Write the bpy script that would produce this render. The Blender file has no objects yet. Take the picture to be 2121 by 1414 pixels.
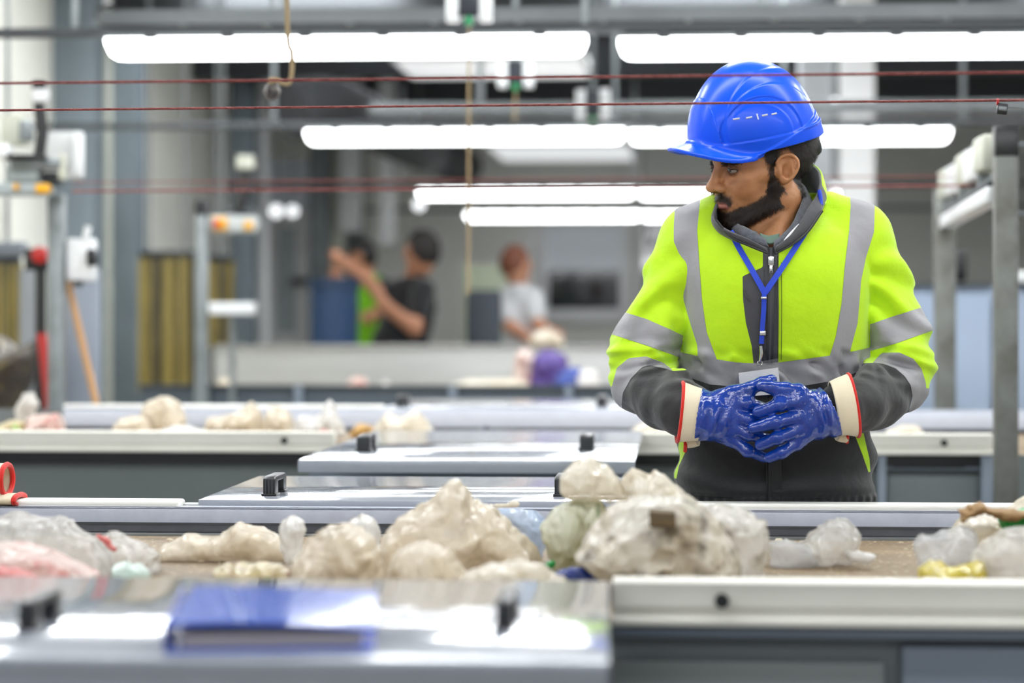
import bpy, bmesh, math, random
import numpy as np
from mathutils import Vector, Matrix

S = bpy.context.scene
COL = S.collection
# ------------------------------------------------------------------ camera
F = 85.0 / 36.0 * 2121.0          # focal length in pixels
HY, CX, CAMZ = 647.0, 1060.5, 1.33
YAW = math.atan(340.0 / F)
CA, SA = math.cos(YAW), math.sin(YAW)
cam_d = bpy.data.cameras.new('camera')
cam_d.lens, cam_d.sensor_width, cam_d.sensor_fit = 85.0, 36.0, 'HORIZONTAL'
cam_d.shift_y = (HY - 707.0) / 2121.0
cam_d.clip_end = 200
cam_d.dof.use_dof = True
cam_d.dof.focus_distance = 4.19
cam_d.dof.aperture_fstop = 2.7
cam = bpy.data.objects.new('camera', cam_d)
COL.objects.link(cam)
cam.location = (0, 0, CAMZ)
cam.rotation_euler = (math.pi / 2, 0, YAW)
S.camera = cam
# ------------------------------------------------------------------ world, exposure
w = bpy.data.worlds.new('world'); S.world = w
w.use_nodes = True
w.node_tree.nodes['Background'].inputs[0].default_value = (0.93, 0.97, 1.0, 1)
w.node_tree.nodes['Background'].inputs[1].default_value = 0.62
S.view_settings.view_transform = 'Standard'
S.view_settings.look = 'None'
S.view_settings.exposure = -0.18
S.view_settings.gamma = 1.0
S.view_settings.use_curve_mapping = False
S.cycles.use_denoising = True
S.cycles.max_bounces = 8
S.cycles.sample_clamp_indirect = 6.0
LAMP_STRENGTH = 10.0
HIDDEN_ROWS = 20.0                 # unseen rows above the frame, stronger than the seen ones for near light

rng = np.random.default_rng(7)
random.seed(7)

def WD(px, py, d):                 # pixel + camera depth -> world
    x = (px - CX) / F * d; z = CAMZ + (HY - py) / F * d
    return Vector((x * CA - d * SA, x * SA + d * CA, z))
def WY(px, py, Y):                 # pixel on the plane y = Y
    s = (px - CX) / F
    return WD(px, py, Y / (s * SA + CA))
def WZ(px, py, Z):                 # pixel on the plane z = Z
    return WD(px, py, (CAMZ - Z) * F / (py - HY))
def WX(px, py, X):                 # pixel on the plane x = X
    s = (px - CX) / F
    return WD(px, py, X / (s * CA - SA))

# ------------------------------------------------------------------ materials
def lin(h):
    if isinstance(h, str):
        h = h.lstrip('#'); c = [int(h[i:i + 2], 16) / 255 for i in (0, 2, 4)]
    else:
        c = list(h)
    return tuple((v / 12.92 if v <= 0.04045 else ((v + 0.055) / 1.055) ** 2.4) for v in c) + (1.0,)

class NT:
    def __init__(self, m):
        self.t = m.node_tree; self.n = self.t.nodes; self.l = self.t.links
    def new(self, typ, **kw):
        nd = self.n.new(typ)
        for k, v in kw.items():
            if k.startswith('i_'):
                nd.inputs[k[2:].replace('_', ' ')].default_value = v
            else:
                setattr(nd, k, v)
        return nd
    def link(self, a, b): self.l.new(a, b)

def mat(name, color, rough=0.5, metal=0.0, var=0.0, var_scale=8.0, var_color=None, bump=0.0, bump_scale=60.0, coat=0.0,
        spec=0.5, sheen=0.0, stretch=None, emit=0.0, trans=0.0, rough_var=0.0, detail=4.0, sss=0.0, alpha=1.0):
    m = bpy.data.materials.new(name); m.use_nodes = True
    g = NT(m); b = g.n['Principled BSDF']
    b.inputs['Base Color'].default_value = lin(color)
    b.inputs['Roughness'].default_value = rough
    b.inputs['Metallic'].default_value = metal
    b.inputs['Specular IOR Level'].default_value = spec
    b.inputs['Coat Weight'].default_value = coat
    b.inputs['Coat Roughness'].default_value = 0.05
    b.inputs['Sheen Weight'].default_value = sheen
    b.inputs['Transmission Weight'].default_value = trans
    b.inputs['Alpha'].default_value = alpha
    if sss:
        b.inputs['Subsurface Weight'].default_value = sss
        b.inputs['Subsurface Radius'].default_value = (0.9, 0.35, 0.2)
        b.inputs['Subsurface Scale'].default_value = 0.006
    if emit:
        b.inputs['Emission Color'].default_value = lin(color); b.inputs['Emission Strength'].default_value = emit
    tc = g.new('ShaderNodeTexCoord')
    src = tc.outputs['Object']
    if stretch:
        mp = g.new('ShaderNodeMapping'); mp.inputs['Scale'].default_value = stretch
        g.link(src, mp.inputs['Vector']); src = mp.outputs['Vector']
    if var > 0:
        nz = g.new('ShaderNodeTexNoise', i_Scale=var_scale, i_Detail=detail, i_Roughness=0.6)
        g.link(src, nz.inputs['Vector'])
        rp = g.new('ShaderNodeValToRGB')
        rp.color_ramp.elements[0].position = 0.35; rp.color_ramp.elements[1].position = 0.7
        c0 = lin(color); c1 = lin(var_color) if var_color else tuple(v * 0.55 for v in c0[:3]) + (1,)
        rp.color_ramp.elements[0].color = c0
        rp.color_ramp.elements[1].color = tuple(c0[i] * (1 - var) + c1[i] * var for i in range(3)) + (1,)
        g.link(nz.outputs['Fac'], rp.inputs['Fac']); g.link(rp.outputs['Color'], b.inputs['Base Color'])
    if rough_var:
        n3 = g.new('ShaderNodeTexNoise', i_Scale=var_scale * 1.7, i_Detail=3.0)
        g.link(src, n3.inputs['Vector'])
        mr = g.new('ShaderNodeMapRange'); mr.inputs['To Min'].default_value = rough - rough_var; mr.inputs['To Max'].default_value = rough + rough_var
        g.link(n3.outputs['Fac'], mr.inputs['Value']); g.link(mr.outputs['Result'], b.inputs['Roughness'])
    if bump > 0:
        n2 = g.new('ShaderNodeTexNoise', i_Scale=bump_scale, i_Detail=4.0)
        g.link(src, n2.inputs['Vector'])
        bp = g.new('ShaderNodeBump'); bp.inputs['Strength'].default_value = bump; bp.inputs['Distance'].default_value = 0.01
        g.link(n2.outputs['Fac'], bp.inputs['Height']); g.link(bp.outputs['Normal'], b.inputs['Normal'])
    return m

# ------------------------------------------------------------------ object helpers
def tag(o, label=None, cat=None, group=None, kind=None):
    for k, v in (('label', label), ('category', cat), ('group', group), ('kind', kind)):
        if v: o[k] = v
    return o
def empty(name, loc=(0, 0, 0), rz=0.0, label=None, cat=None, group=None):
    o = bpy.data.objects.new(name, None); COL.objects.link(o)
    o.location = loc; o.rotation_euler = (0, 0, rz); o.empty_display_size = 0.05
    return tag(o, label, cat, group)

class MB:
    """collects shapes into ONE mesh"""
    def __init__(self): self.v = []; self.f = []
    def add(self, v, f):
        n = len(self.v); self.v += [tuple(p) for p in v]; self.f += [tuple(i + n for i in q) for q in f]; return self
    def box(self, a, b, M=None):
        (x0, y0, z0), (x1, y1, z1) = a, b
        x0, x1 = min(x0, x1), max(x0, x1); y0, y1 = min(y0, y1), max(y0, y1); z0, z1 = min(z0, z1), max(z0, z1)
        v = [Vector(p) for p in ((x0, y0, z0), (x1, y0, z0), (x1, y1, z0), (x0, y1, z0), (x0, y0, z1), (x1, y0, z1), (x1, y1, z1), (x0, y1, z1))]
        if M: v = [M @ p for p in v]
        return self.add(v, [(0, 3, 2, 1), (4, 5, 6, 7), (0, 1, 5, 4), (1, 2, 6, 5), (2, 3, 7, 6), (3, 0, 4, 7)])
    def prism(self, prof, x0, x1, axis='x', cap=True):
        """profile of (a,b) pairs extruded along an axis: x -> (y,z), y -> (x,z), z -> (x,y)"""
        def P(a, b, t): return {'x': (t, a, b), 'y': (a, t, b), 'z': (a, b, t)}[axis]
        n = len(prof)
        v = [P(a, b, x0) for a, b in prof] + [P(a, b, x1) for a, b in prof]
        f = [(i, (i + 1) % n, (i + 1) % n + n, i + n) for i in range(n)]
        if cap: f += [tuple(range(n))[::-1], tuple(range(n, 2 * n))]
        return self.add(v, f)
    def tube(self, path, r, seg=10, cap=True):
        P = [Vector(p) for p in path]; n = len(P)
        R = r if hasattr(r, '__len__') else [r] * n
        rings = []; up = None
        for i in range(n):
            t = (P[min(i + 1, n - 1)] - P[max(i - 1, 0)]).normalized()
            if up is None:
                up = Vector((0, 0, 1)) if abs(t.z) < 0.9 else Vector((1, 0, 0))
            a = t.cross(up)
            a = a.normalized() if a.length > 1e-6 else t.orthogonal().normalized()
            b = a.cross(t).normalized(); up = b
            rings.append([P[i] + (a * math.cos(k * 2 * math.pi / seg) + b * math.sin(k * 2 * math.pi / seg)) * R[i] for k in range(seg)])
        v = [p for q in rings for p in q]; f = []
        for i in range(n - 1):
            for k in range(seg):
                k2 = (k + 1) % seg
                f.append((i * seg + k, i * seg + k2, (i + 1) * seg + k2, (i + 1) * seg + k))
        if cap: f += [tuple(range(seg))[::-1], tuple(range((n - 1) * seg, n * seg))]
        return self.add(v, f)
    def lathe(self, prof, c=(0, 0, 0), seg=24, M=None):
        """profile of (r,z), spun about z"""
        n = len(prof); v = []; f = []
        for k in range(seg):
            a = 2 * math.pi * k / seg
            for r, z in prof:
                p = Vector((r * math.cos(a), r * math.sin(a), z))
                if M: p = M @ p
                v.append(p + Vector(c))
        for k in range(seg):
            k2 = (k + 1) % seg
            for i in range(n - 1):
                f.append((k * n + i, k2 * n + i, k2 * n + i + 1, k * n + i + 1))
        f.append(tuple(k * n for k in range(seg))[::-1]); f.append(tuple(k * n + n - 1 for k in range(seg)))
        return self.add(v, f)
    def build(self, name, m, parent=None, bevel=0.0, smooth=True, seg=2, origin=None):
        me = bpy.data.meshes.new(name)
        me.from_pydata([tuple(p) for p in self.v], [], self.f)
        bm = bmesh.new(); bm.from_mesh(me)
        bmesh.ops.recalc_face_normals(bm, faces=bm.faces); bm.to_mesh(me); bm.free()
        return link_mesh(name, me, m, parent, bevel, smooth, seg)

def link_mesh(name, me, m, parent=None, bevel=0.0, smooth=True, seg=2):
    o = bpy.data.objects.new(name, me); COL.objects.link(o)
    for mm in (m if isinstance(m, (list, tuple)) else [m]): me.materials.append(mm)
    if smooth:
        me.shade_smooth()
        if bevel <= 0:
            try: me.set_sharp_from_angle(angle=math.radians(40))
            except Exception: pass
    if bevel > 0:
        md = o.modifiers.new('bevel', 'BEVEL'); md.width = bevel; md.segments = seg; md.limit_method = 'ANGLE'; md.angle_limit = math.radians(40)
        md.harden_normals = False
    if parent is not None: o.parent = parent
    return o

def struct(o): o['kind'] = 'structure'; return o

def recenter(o):
    """move a mesh object's origin to the middle of its base, shape unchanged"""
    c = np.array([v.co for v in o.data.vertices]); p = Vector(((c[:, 0].min() + c[:, 0].max()) / 2, (c[:, 1].min() + c[:, 1].max()) / 2, c[:, 2].min()))
    o.data.transform(Matrix.Translation(-p)); o.location = o.location + p
    return o

# ------------------------------------------------------------------ distance fields
class Grid:
    def __init__(self, lo, hi, h):
        self.lo = np.array(lo, float); self.h = h
        n = np.ceil((np.array(hi, float) - self.lo) / h).astype(int) + 1
        self.n = n
        ax = [(self.lo[i] + h * np.arange(n[i])).astype(np.float32) for i in range(3)]
        self.x, self.y, self.z = ax[0][:, None, None], ax[1][None, :, None], ax[2][None, None, :]
        self.ax = ax
    def full(self, v=1e3): return np.full(tuple(self.n), v, np.float32)

def sd_ell(g, c, r, R=None):
    x, y, z = g.x - np.float32(c[0]), g.y - np.float32(c[1]), g.z - np.float32(c[2])
    if R is not None:
        R = np.array(R, np.float32)        # world->local
        x, y, z = R[0, 0] * x + R[0, 1] * y + R[0, 2] * z, R[1, 0] * x + R[1, 1] * y + R[1, 2] * z, R[2, 0] * x + R[2, 1] * y + R[2, 2] * z
    k0 = np.sqrt((x / r[0]) ** 2 + (y / r[1]) ** 2 + (z / r[2]) ** 2)
    k1 = np.sqrt((x / r[0] ** 2) ** 2 + (y / r[1] ** 2) ** 2 + (z / r[2] ** 2) ** 2) + 1e-6
    return (k0 * (k0 - 1) / k1).astype(np.float32)

def sd_cone(g, a, b, ra, rb):
    """tapered capsule"""
    a = np.array(a, np.float32); b = np.array(b, np.float32); ba = b - a; L2 = float(ba @ ba) + 1e-12
    x, y, z = g.x - a[0], g.y - a[1], g.z - a[2]
    t = np.clip((x * ba[0] + y * ba[1] + z * ba[2]) / L2, 0, 1)
    d = np.sqrt((x - t * ba[0]) ** 2 + (y - t * ba[1]) ** 2 + (z - t * ba[2]) ** 2)
    return (d - (ra + (rb - ra) * t)).astype(np.float32)

def sd_box(g, c, b, r=0.0, R=None):
    x, y, z = g.x - np.float32(c[0]), g.y - np.float32(c[1]), g.z - np.float32(c[2])
    if R is not None:
        R = np.array(R, np.float32)
        x, y, z = R[0, 0] * x + R[0, 1] * y + R[0, 2] * z, R[1, 0] * x + R[1, 1] * y + R[1, 2] * z, R[2, 0] * x + R[2, 1] * y + R[2, 2] * z
    x, y, z = np.abs(x) - (b[0] - r), np.abs(y) - (b[1] - r), np.abs(z) - (b[2] - r)
    return (np.sqrt(np.maximum(x, 0) ** 2 + np.maximum(y, 0) ** 2 + np.maximum(z, 0) ** 2) + np.minimum(np.maximum(x, np.maximum(y, z)), 0) - r).astype(np.float32)

def smin(a, b, k):
    h = np.maximum(k - np.abs(a - b), 0) / k
    return np.minimum(a, b) - h * h * k * 0.25
def smax(a, b, k): return -smin(-a, -b, k)
def sstep(a, b, x):
    t = np.clip((x - a) / (b - a), 0, 1); return t * t * (3 - 2 * t)

def catmull(P, n):
    P = np.array(P, float); m = len(P)
    Q = np.vstack([2 * P[0] - P[1], P, 2 * P[-1] - P[-2]]); out = []
    for u in np.linspace(0, m - 1 - 1e-9, n):
        i = int(u); t = u - i; a, b, c, d = Q[i], Q[i + 1], Q[i + 2], Q[i + 3]
        out.append(0.5 * (2 * b + (c - a) * t + (2 * a - 5 * b + 4 * c - d) * t * t + (3 * b - a - 3 * c + d) * t ** 3))
    return np.array(out)

def chain(g, P, R, k=0.0):
    d = None
    for i in range(len(P) - 1):
        q = sd_cone(g, P[i], P[i + 1], R[i], R[i + 1])
        d = q if d is None else (smin(d, q, k) if k > 0 else np.minimum(d, q))
    return d

_NL = np.random.default_rng(3).random((32, 32, 32)).astype(np.float32)
def noise(x, y, z, s=1.0, seed=0):
    """smooth lattice noise in -1..1, arrays broadcast"""
    o = np.float32(seed * 7.31)
    x, y, z = np.broadcast_arrays(x * s + o, y * s + o * 1.7, z * s + o * 2.3)
    xi, yi, zi = np.floor(x), np.floor(y), np.floor(z)
    fx, fy, fz = x - xi, y - yi, z - zi
    fx, fy, fz = fx * fx * (3 - 2 * fx), fy * fy * (3 - 2 * fy), fz * fz * (3 - 2 * fz)
    xi, yi, zi = xi.astype(np.int32), yi.astype(np.int32), zi.astype(np.int32)
    L = lambda a, b, c: _NL[(xi + a) & 31, (yi + b) & 31, (zi + c) & 31]
    r = 0
    for a in (0, 1):
        wa = fx if a else 1 - fx
        for b in (0, 1):
            wb = wa * (fy if b else 1 - fy)
            r = r + wb * (1 - fz) * L(a, b, 0) + wb * fz * L(a, b, 1)
    return r * 2 - 1

def nets(g, f):
    """surface nets: field on a grid -> vertices, quads"""
    s = f < 0
    nx, ny, nz = f.shape
    c = np.zeros((nx - 1, ny - 1, nz - 1), np.int8)
    for i in (0, 1):
        for j in (0, 1):
            for k in (0, 1):
                c += s[i:nx - 1 + i, j:ny - 1 + j, k:nz - 1 + k]
    act = np.argwhere((c > 0) & (c < 8))
    idx = np.full(c.shape, -1, np.int64); idx[tuple(act.T)] = np.arange(len(act))
    acc = np.zeros((len(act), 3)); cnt = np.zeros(len(act))
    I, J, K = act.T
    for ax in range(3):
        for u in (0, 1):
            for v in (0, 1):
                o0 = [0, 0, 0]; o1 = [0, 0, 0]
                o = [a for a in range(3) if a != ax]
                o0[o[0]] = o1[o[0]] = u; o0[o[1]] = o1[o[1]] = v; o1[ax] = 1
                a = f[I + o0[0], J + o0[1], K + o0[2]]; b = f[I + o1[0], J + o1[1], K + o1[2]]
                m = (a < 0) != (b < 0)
                t = np.where(m, a / np.where(m, a - b, 1), 0)
                p = np.array(o0, float)[None, :].repeat(len(act), 0); p[:, ax] += t
                acc[m] += p[m]; cnt[m] += 1
    V = (act + acc / cnt[:, None]) * g.h + g.lo
    Q = []
    for ax in range(3):
        sl0 = [slice(1, -1)] * 3; sl0[ax] = slice(0, -1); sl1 = [slice(1, -1)] * 3; sl1[ax] = slice(1, None)
        a, b = s[tuple(sl0)], s[tuple(sl1)]
        e = np.argwhere(a != b)
        if not len(e): continue
        flip = a[tuple(e.T)]
        e = e + 1; e[:, ax] -= 1
        o = [q for q in range(3) if q != ax]
        def at(u, v):
            q = e.copy(); q[:, o[0]] -= u; q[:, o[1]] -= v; return idx[tuple(q.T)]
        q = np.stack([at(1, 1), at(0, 1), at(0, 0), at(1, 0)], 1)
        if ax == 1: flip = ~flip
        q[~flip] = q[~flip][:, ::-1]
        Q.append(q)
    return V, np.vstack(Q)

def to_mesh(name, V, Q):
    me = bpy.data.meshes.new(name)
    V = np.asarray(V, np.float32); Q = np.asarray(Q, np.int32); k = Q.shape[1]
    me.vertices.add(len(V)); me.vertices.foreach_set('co', V.ravel())
    me.loops.add(Q.size); me.loops.foreach_set('vertex_index', Q.ravel())
    me.polygons.add(len(Q)); me.polygons.foreach_set('loop_start', np.arange(0, Q.size, k, dtype=np.int32))
    me.update(calc_edges=True); me.validate()
    return me

def vnormals(V, T):
    a = T[:, [0, 1, 2]]; n = np.zeros_like(V)
    fn = np.cross(V[a[:, 1]] - V[a[:, 0]], V[a[:, 2]] - V[a[:, 0]])
    for i in range(T.shape[1]): np.add.at(n, T[:, i], fn)
    return n / (np.linalg.norm(n, axis=1, keepdims=True) + 1e-12)

def lap(V, Q, it=2, lam=0.5):
    e = np.vstack([Q[:, [i, (i + 1) % Q.shape[1]]] for i in range(Q.shape[1])])
    for _ in range(it):
        acc = np.zeros_like(V); n = np.zeros(len(V))
        np.add.at(acc, e[:, 0], V[e[:, 1]]); np.add.at(n, e[:, 0], 1)
        np.add.at(acc, e[:, 1], V[e[:, 0]]); np.add.at(n, e[:, 1], 1)
        V = V + lam * (acc / np.maximum(n, 1)[:, None] - V)
    return V

def tris(Q): return np.vstack([Q[:, [0, 1, 2]], Q[:, [0, 2, 3]]]) if Q.shape[1] == 4 else Q

def clip(V, T, s):
    """cut triangles at s = 0 -> (V, T, s) of the side s < 0 and of the side s >= 0 (V shared, appended)"""
    s = np.where(np.abs(s) < 1e-7, 1e-7, s)
    neg = s[T] < 0; k = neg.sum(1)
    inn, out = [T[k == 3]], [T[k == 0]]
    nv = list(); cache = {}; base = len(V)
    def mid(i, j):
        key = (i, j) if i < j else (j, i)
        if key not in cache:
            t = s[i] / (s[i] - s[j]); cache[key] = base + len(nv); nv.append(V[i] * (1 - t) + V[j] * t)
        return cache[key]
    ti, to = [], []
    for tri, ng, kk in zip(T[(k == 1) | (k == 2)], neg[(k == 1) | (k == 2)], k[(k == 1) | (k == 2)]):
        odd = int(np.argmax(ng)) if kk == 1 else int(np.argmin(ng))
        a, b, c = int(tri[odd]), int(tri[(odd + 1) % 3]), int(tri[(odd + 2) % 3])
        ab, ac = mid(a, b), mid(a, c)
        one, two = [(a, ab, ac)], [(ab, b, c), (ab, c, ac)]
        if kk == 1: ti += one; to += two
        else: to += one; ti += two
    V2 = np.vstack([V, np.array(nv)]) if nv else V
    f = lambda L, x: np.vstack(L + [np.array(x, dtype=np.int64)]) if x else np.vstack(L)
    return V2, f(inn, ti), f(out, to)

def compact(V, T):
    u, inv = np.unique(T, return_inverse=True)
    return V[u], inv.reshape(T.shape)

def poly_sd(px, py, P):
    """signed distance of points to a closed polygon, negative inside"""
    P = np.array(P, float); d = np.full(px.shape, 1e9); inside = np.zeros(px.shape, bool)
    for i in range(len(P)):
        a, b = P[i], P[(i + 1) % len(P)]; e = b - a
        wx, wy = px - a[0], py - a[1]
        t = np.clip((wx * e[0] + wy * e[1]) / (e @ e + 1e-12), 0, 1)
        d = np.minimum(d, (wx - t * e[0]) ** 2 + (wy - t * e[1]) ** 2)
        c = (a[1] > py) != (b[1] > py)
        with np.errstate(divide='ignore', invalid='ignore'):
            xi = a[0] + (py - a[1]) / (b[1] - a[1]) * (b[0] - a[0])
        inside ^= c & (px < xi)
    return np.where(inside, -1, 1) * np.sqrt(d)
# ================================================================== materials
M = {}
M['floor'] = mat('concrete_floor', '#a5a49f', 0.7, var=0.5, var_scale=2.0)
M['ceil'] = mat('ceiling_sheet', '#b4b7ba', 0.7, var=0.4, var_scale=1.5)
M['wall'] = mat('cream_wall_panel', '#ecece2', 0.45, var=0.25, var_scale=0.8, rough_var=0.08)
M['wallb'] = mat('grey_wall_panel', '#e4e4de', 0.6, var=0.25, var_scale=0.9)
M['galv'] = mat('galvanised_steel', '#8d9294', 0.42, 0.75, var=0.45, var_scale=14, var_color='#5c625f', rough_var=0.1)
M['galvd'] = mat('weathered_steel', '#7c7f7b', 0.5, 0.7, var=0.7, var_scale=10, var_color='#4c473c', rough_var=0.1)
M['column'] = mat('blue_grey_steel', '#79848c', 0.5, 0.2, var=0.3, var_scale=3)
M['pipe'] = mat('cream_pipe', '#bdbfb0', 0.5)
M['lav'] = mat('lavender_grey_paint', '#c6ccda', 0.30, 0.0, var=0.12, var_scale=30, coat=0.2)
M['lid'] = mat('grey_painted_lid', '#9ea3ad', 0.13, 0.0, var=0.15, var_scale=20, coat=0.6, rough_var=0.03, spec=0.7)
M['lip'] = mat('grey_lid_edge', '#a2a9b4', 0.3, 0.0)
M['panel'] = mat('slate_side_panel', '#6f7679', 0.5, 0.1, var=0.25, var_scale=4)
M['panel2'] = mat('blue_grey_leg_paint', '#737d8a', 0.45, 0.1, var=0.15, var_scale=5)
M['cream'] = mat('ivory_bumper', '#eeece2', 0.38, var=0.15, var_scale=9, var_color='#b5b0a0')
M['white'] = mat('white_bumper', '#f0efe9', 0.35, var=0.1, var_scale=9, var_color='#c8c4b8')
M['rubber'] = mat('black_rubber', '#26262a', 0.45, var=0.3, var_scale=30, var_color='#4a4848')
M['black'] = mat('black_plastic', '#17181a', 0.35)
M['dark'] = mat('dark_grey_plastic', '#34383c', 0.5)
M['whitep'] = mat('white_plastic', '#dfe1e2', 0.4)
M['steel'] = mat('brushed_steel', '#a9aaa8', 0.35, 0.6, var=0.3, var_scale=6, stretch=(0.4, 4, 4))
M['red'] = mat('red_plastic', '#b3201c', 0.4)
M['yellow'] = mat('yellow_plastic', '#e0a410', 0.4)
M['green'] = mat('green_plastic', '#1f8a55', 0.4)
M['cord'] = mat('red_cord', '#742624', 0.65, var=0.7, var_scale=160, var_color='#a85f58', stretch=(0.5, 1, 1), bump=0.6, bump_scale=400)
M['wood'] = mat('wooden_handle', '#c99a6a', 0.5, var=0.3, var_scale=20, stretch=(1, 1, 0.1))
M['rope'] = mat('tan_rope', '#a08a66', 0.7, var=0.5, var_scale=120)
M['strip'] = mat('yellowed_strip_curtain', '#9c8a48', 0.3, var=0.6, var_scale=5, var_color='#57492a', stretch=(6, 6, 0.6), trans=0.0, coat=0.3)
M['stripd'] = mat('dark_strip_curtain', '#4a4231', 0.3, var=0.5, var_scale=5, var_color='#2a2620', coat=0.3)
def belt_material():
    m = bpy.data.materials.new('dirty_belt'); m.use_nodes = True
    g = NT(m); b = g.n['Principled BSDF']; b.inputs['Roughness'].default_value = 0.62
    tc = g.new('ShaderNodeTexCoord')
    n1 = g.new('ShaderNodeTexNoise', i_Scale=9.0, i_Detail=8.0, i_Roughness=0.7)
    n2 = g.new('ShaderNodeTexNoise', i_Scale=110.0, i_Detail=3.0)
    mp = g.new('ShaderNodeMapping'); mp.inputs['Scale'].default_value = (0.35, 1, 1)
    g.link(tc.outputs['Object'], mp.inputs['Vector']); g.link(mp.outputs['Vector'], n1.inputs['Vector']); g.link(tc.outputs['Object'], n2.inputs['Vector'])
    r1 = g.new('ShaderNodeValToRGB'); e = r1.color_ramp.elements
    e[0].position, e[0].color = 0.3, lin('#5f4f3d'); e[1].position, e[1].color = 0.68, lin('#97805f')
    g.link(n1.outputs['Fac'], r1.inputs['Fac'])
    r2 = g.new('ShaderNodeValToRGB'); e = r2.color_ramp.elements
    e[0].position, e[0].color = 0.60, (0, 0, 0, 1); e[1].position, e[1].color = 0.74, (1, 1, 1, 1)
    g.link(n2.outputs['Fac'], r2.inputs['Fac'])
    mx = g.new('ShaderNodeMix', data_type='RGBA'); mx.inputs[7].default_value = lin('#d6c6a6')
    g.link(r2.outputs['Color'], mx.inputs[0]); g.link(r1.outputs['Color'], mx.inputs[6]); g.link(mx.outputs[2], b.inputs['Base Color'])
    bp = g.new('ShaderNodeBump'); bp.inputs['Strength'].default_value = 0.5; bp.inputs['Distance'].default_value = 0.003
    g.link(n2.outputs['Fac'], bp.inputs['Height']); g.link(bp.outputs['Normal'], b.inputs['Normal'])
    return m
M['belt'] = belt_material()
def lamp_material():
    m = bpy.data.materials.new('lamp_diffuser'); m.use_nodes = True
    b = m.node_tree.nodes['Principled BSDF']
    b.inputs['Base Color'].default_value = (0.9, 0.9, 0.9, 1)
    b.inputs['Emission Color'].default_value = (0.97, 0.99, 1.0, 1); b.inputs['Emission Strength'].default_value = LAMP_STRENGTH
    return m
M['lamp'] = lamp_material(); M['lamp2'] = lamp_material(); M['lamp2'].name = 'lamp_diffuser_bright'
M['lamp2'].node_tree.nodes['Principled BSDF'].inputs['Emission Strength'].default_value = HIDDEN_ROWS
def small_lamp(name, s):
    m = bpy.data.materials.new(name); m.use_nodes = True
    b = m.node_tree.nodes['Principled BSDF']
    b.inputs['Emission Color'].default_value = (0.95, 0.98, 1, 1); b.inputs['Emission Strength'].default_value = s
    return m
M['panel_light'] = small_lamp('ceiling_panel_glow', .75); M['fill_panel_light'] = small_lamp('fill_panel_glow', 31.0)
M['bulb'] = small_lamp('small_lamp_glow', 1.6)
M['glass'] = mat('dark_window_glass', '#20262c', 0.04, spec=0.8, coat=0.5)
M['ceil_d'] = mat('dark_duct_sheet', '#484b4e', 0.85, 0.0, var=0.3, var_scale=2)

# ================================================================== setting
RX0, RX1, RY0, RY1, RZ = -3.45, 4.2, -3.0, 24.0, 3.3
def room_box(name, a, b, m): return struct(MB().box(a, b).build(name, m, smooth=False))
room_box('floor', (RX0 - .2, RY0, -.1), (RX1 + .2, RY1 + .2, 0), M['floor'])
room_box('ceiling', (RX0 - .2, RY0, RZ), (RX1 + .2, RY1 + .2, RZ + .1), M['ceil'])
room_box('wall_back', (RX0 - .2, RY1, 0), (RX1 + .2, RY1 + .2, RZ), M['wallb'])
room_box('wall_left', (RX0 - .2, 5.0, 0), (RX0, RY1, RZ), M['wall'])
room_box('wall_right', (RX1, 5.0, 0), (RX1 + .2, RY1, RZ), M['wallb'])

def qbox(mb, x0, y0, x1, y1, Y, dep=0.1):
    """box whose front face covers that pixel rectangle at distance Y"""
    a, b = WY(x0, y1, Y), WY(x1, y0, Y)
    return mb.box((a.x, Y, a.z), (b.x, Y + dep, b.z))
def thing_box(name, rect, Y, dep, m, label, cat, group=None, bevel=0.006):
    o = recenter(qbox(MB(), *rect, Y, dep).build(name, m, bevel=bevel)); return tag(o, label, cat, group)

# window in the back wall, with the reflecting dark pane
o = MB()
for r in ((1112, 440, 1135, 668), (1283, 440, 1306, 668), (1135.5, 440, 1282.5, 468), (1135.5, 640, 1282.5, 668)): qbox(o, *r, RY1 - .1, .099)
fr = struct(o.build('window_1', M['whitep'], bevel=.01))
pn = qbox(MB(), 1133, 466, 1285, 642, RY1 - .05, .05).build('pane', M['glass'], fr, smooth=False)
bl = qbox(MB(), 1133, 462, 1285, 560, RY1 - .07, .015).build('blind', mat('pale_blind', '#dfe6ee', .5), fr, smooth=False)
o = MB()
for r in ((1318, 440, 1332, 660), (1420, 440, 1434, 660), (1332.5, 440, 1419.5, 462), (1332.5, 640, 1419.5, 660)): qbox(o, *r, RY1 - .1, .099)
fr = struct(o.build('window_2', M['whitep'], bevel=.01))
qbox(MB(), 1330, 460, 1422, 642, RY1 - .05, .05).build('pane', M['glass'], fr, smooth=False)
# white glazed door in the far left corner
o = MB()
for r in ((536, 430, 572, 960), (612, 430, 642, 960), (572.5, 430, 611.5, 470), (572.5, 690, 611.5, 960)): qbox(o, *r, 20.0, .08)
dr = struct(o.build('door_1', M['whitep'], bevel=.01))
qbox(MB(), 575, 470, 612, 690, 20.03, .02).build('pane', mat('door_glass', '#aab4b8', .1, spec=.8), dr, smooth=False)
qbox(MB(), 600, 575, 640, 590, 19.93, .07).build('door_handle', M['dark'], dr, bevel=.01)
o = struct(qbox(MB(), 548, 330, 648, 432, 20.02, .05).build('window_3', mat('bright_upper_pane', '#dfe6f2', .1, coat=.5), smooth=False))
for r in ((640, 300, 700, 640), (700, 300, 716, 640)):
    pass
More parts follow.
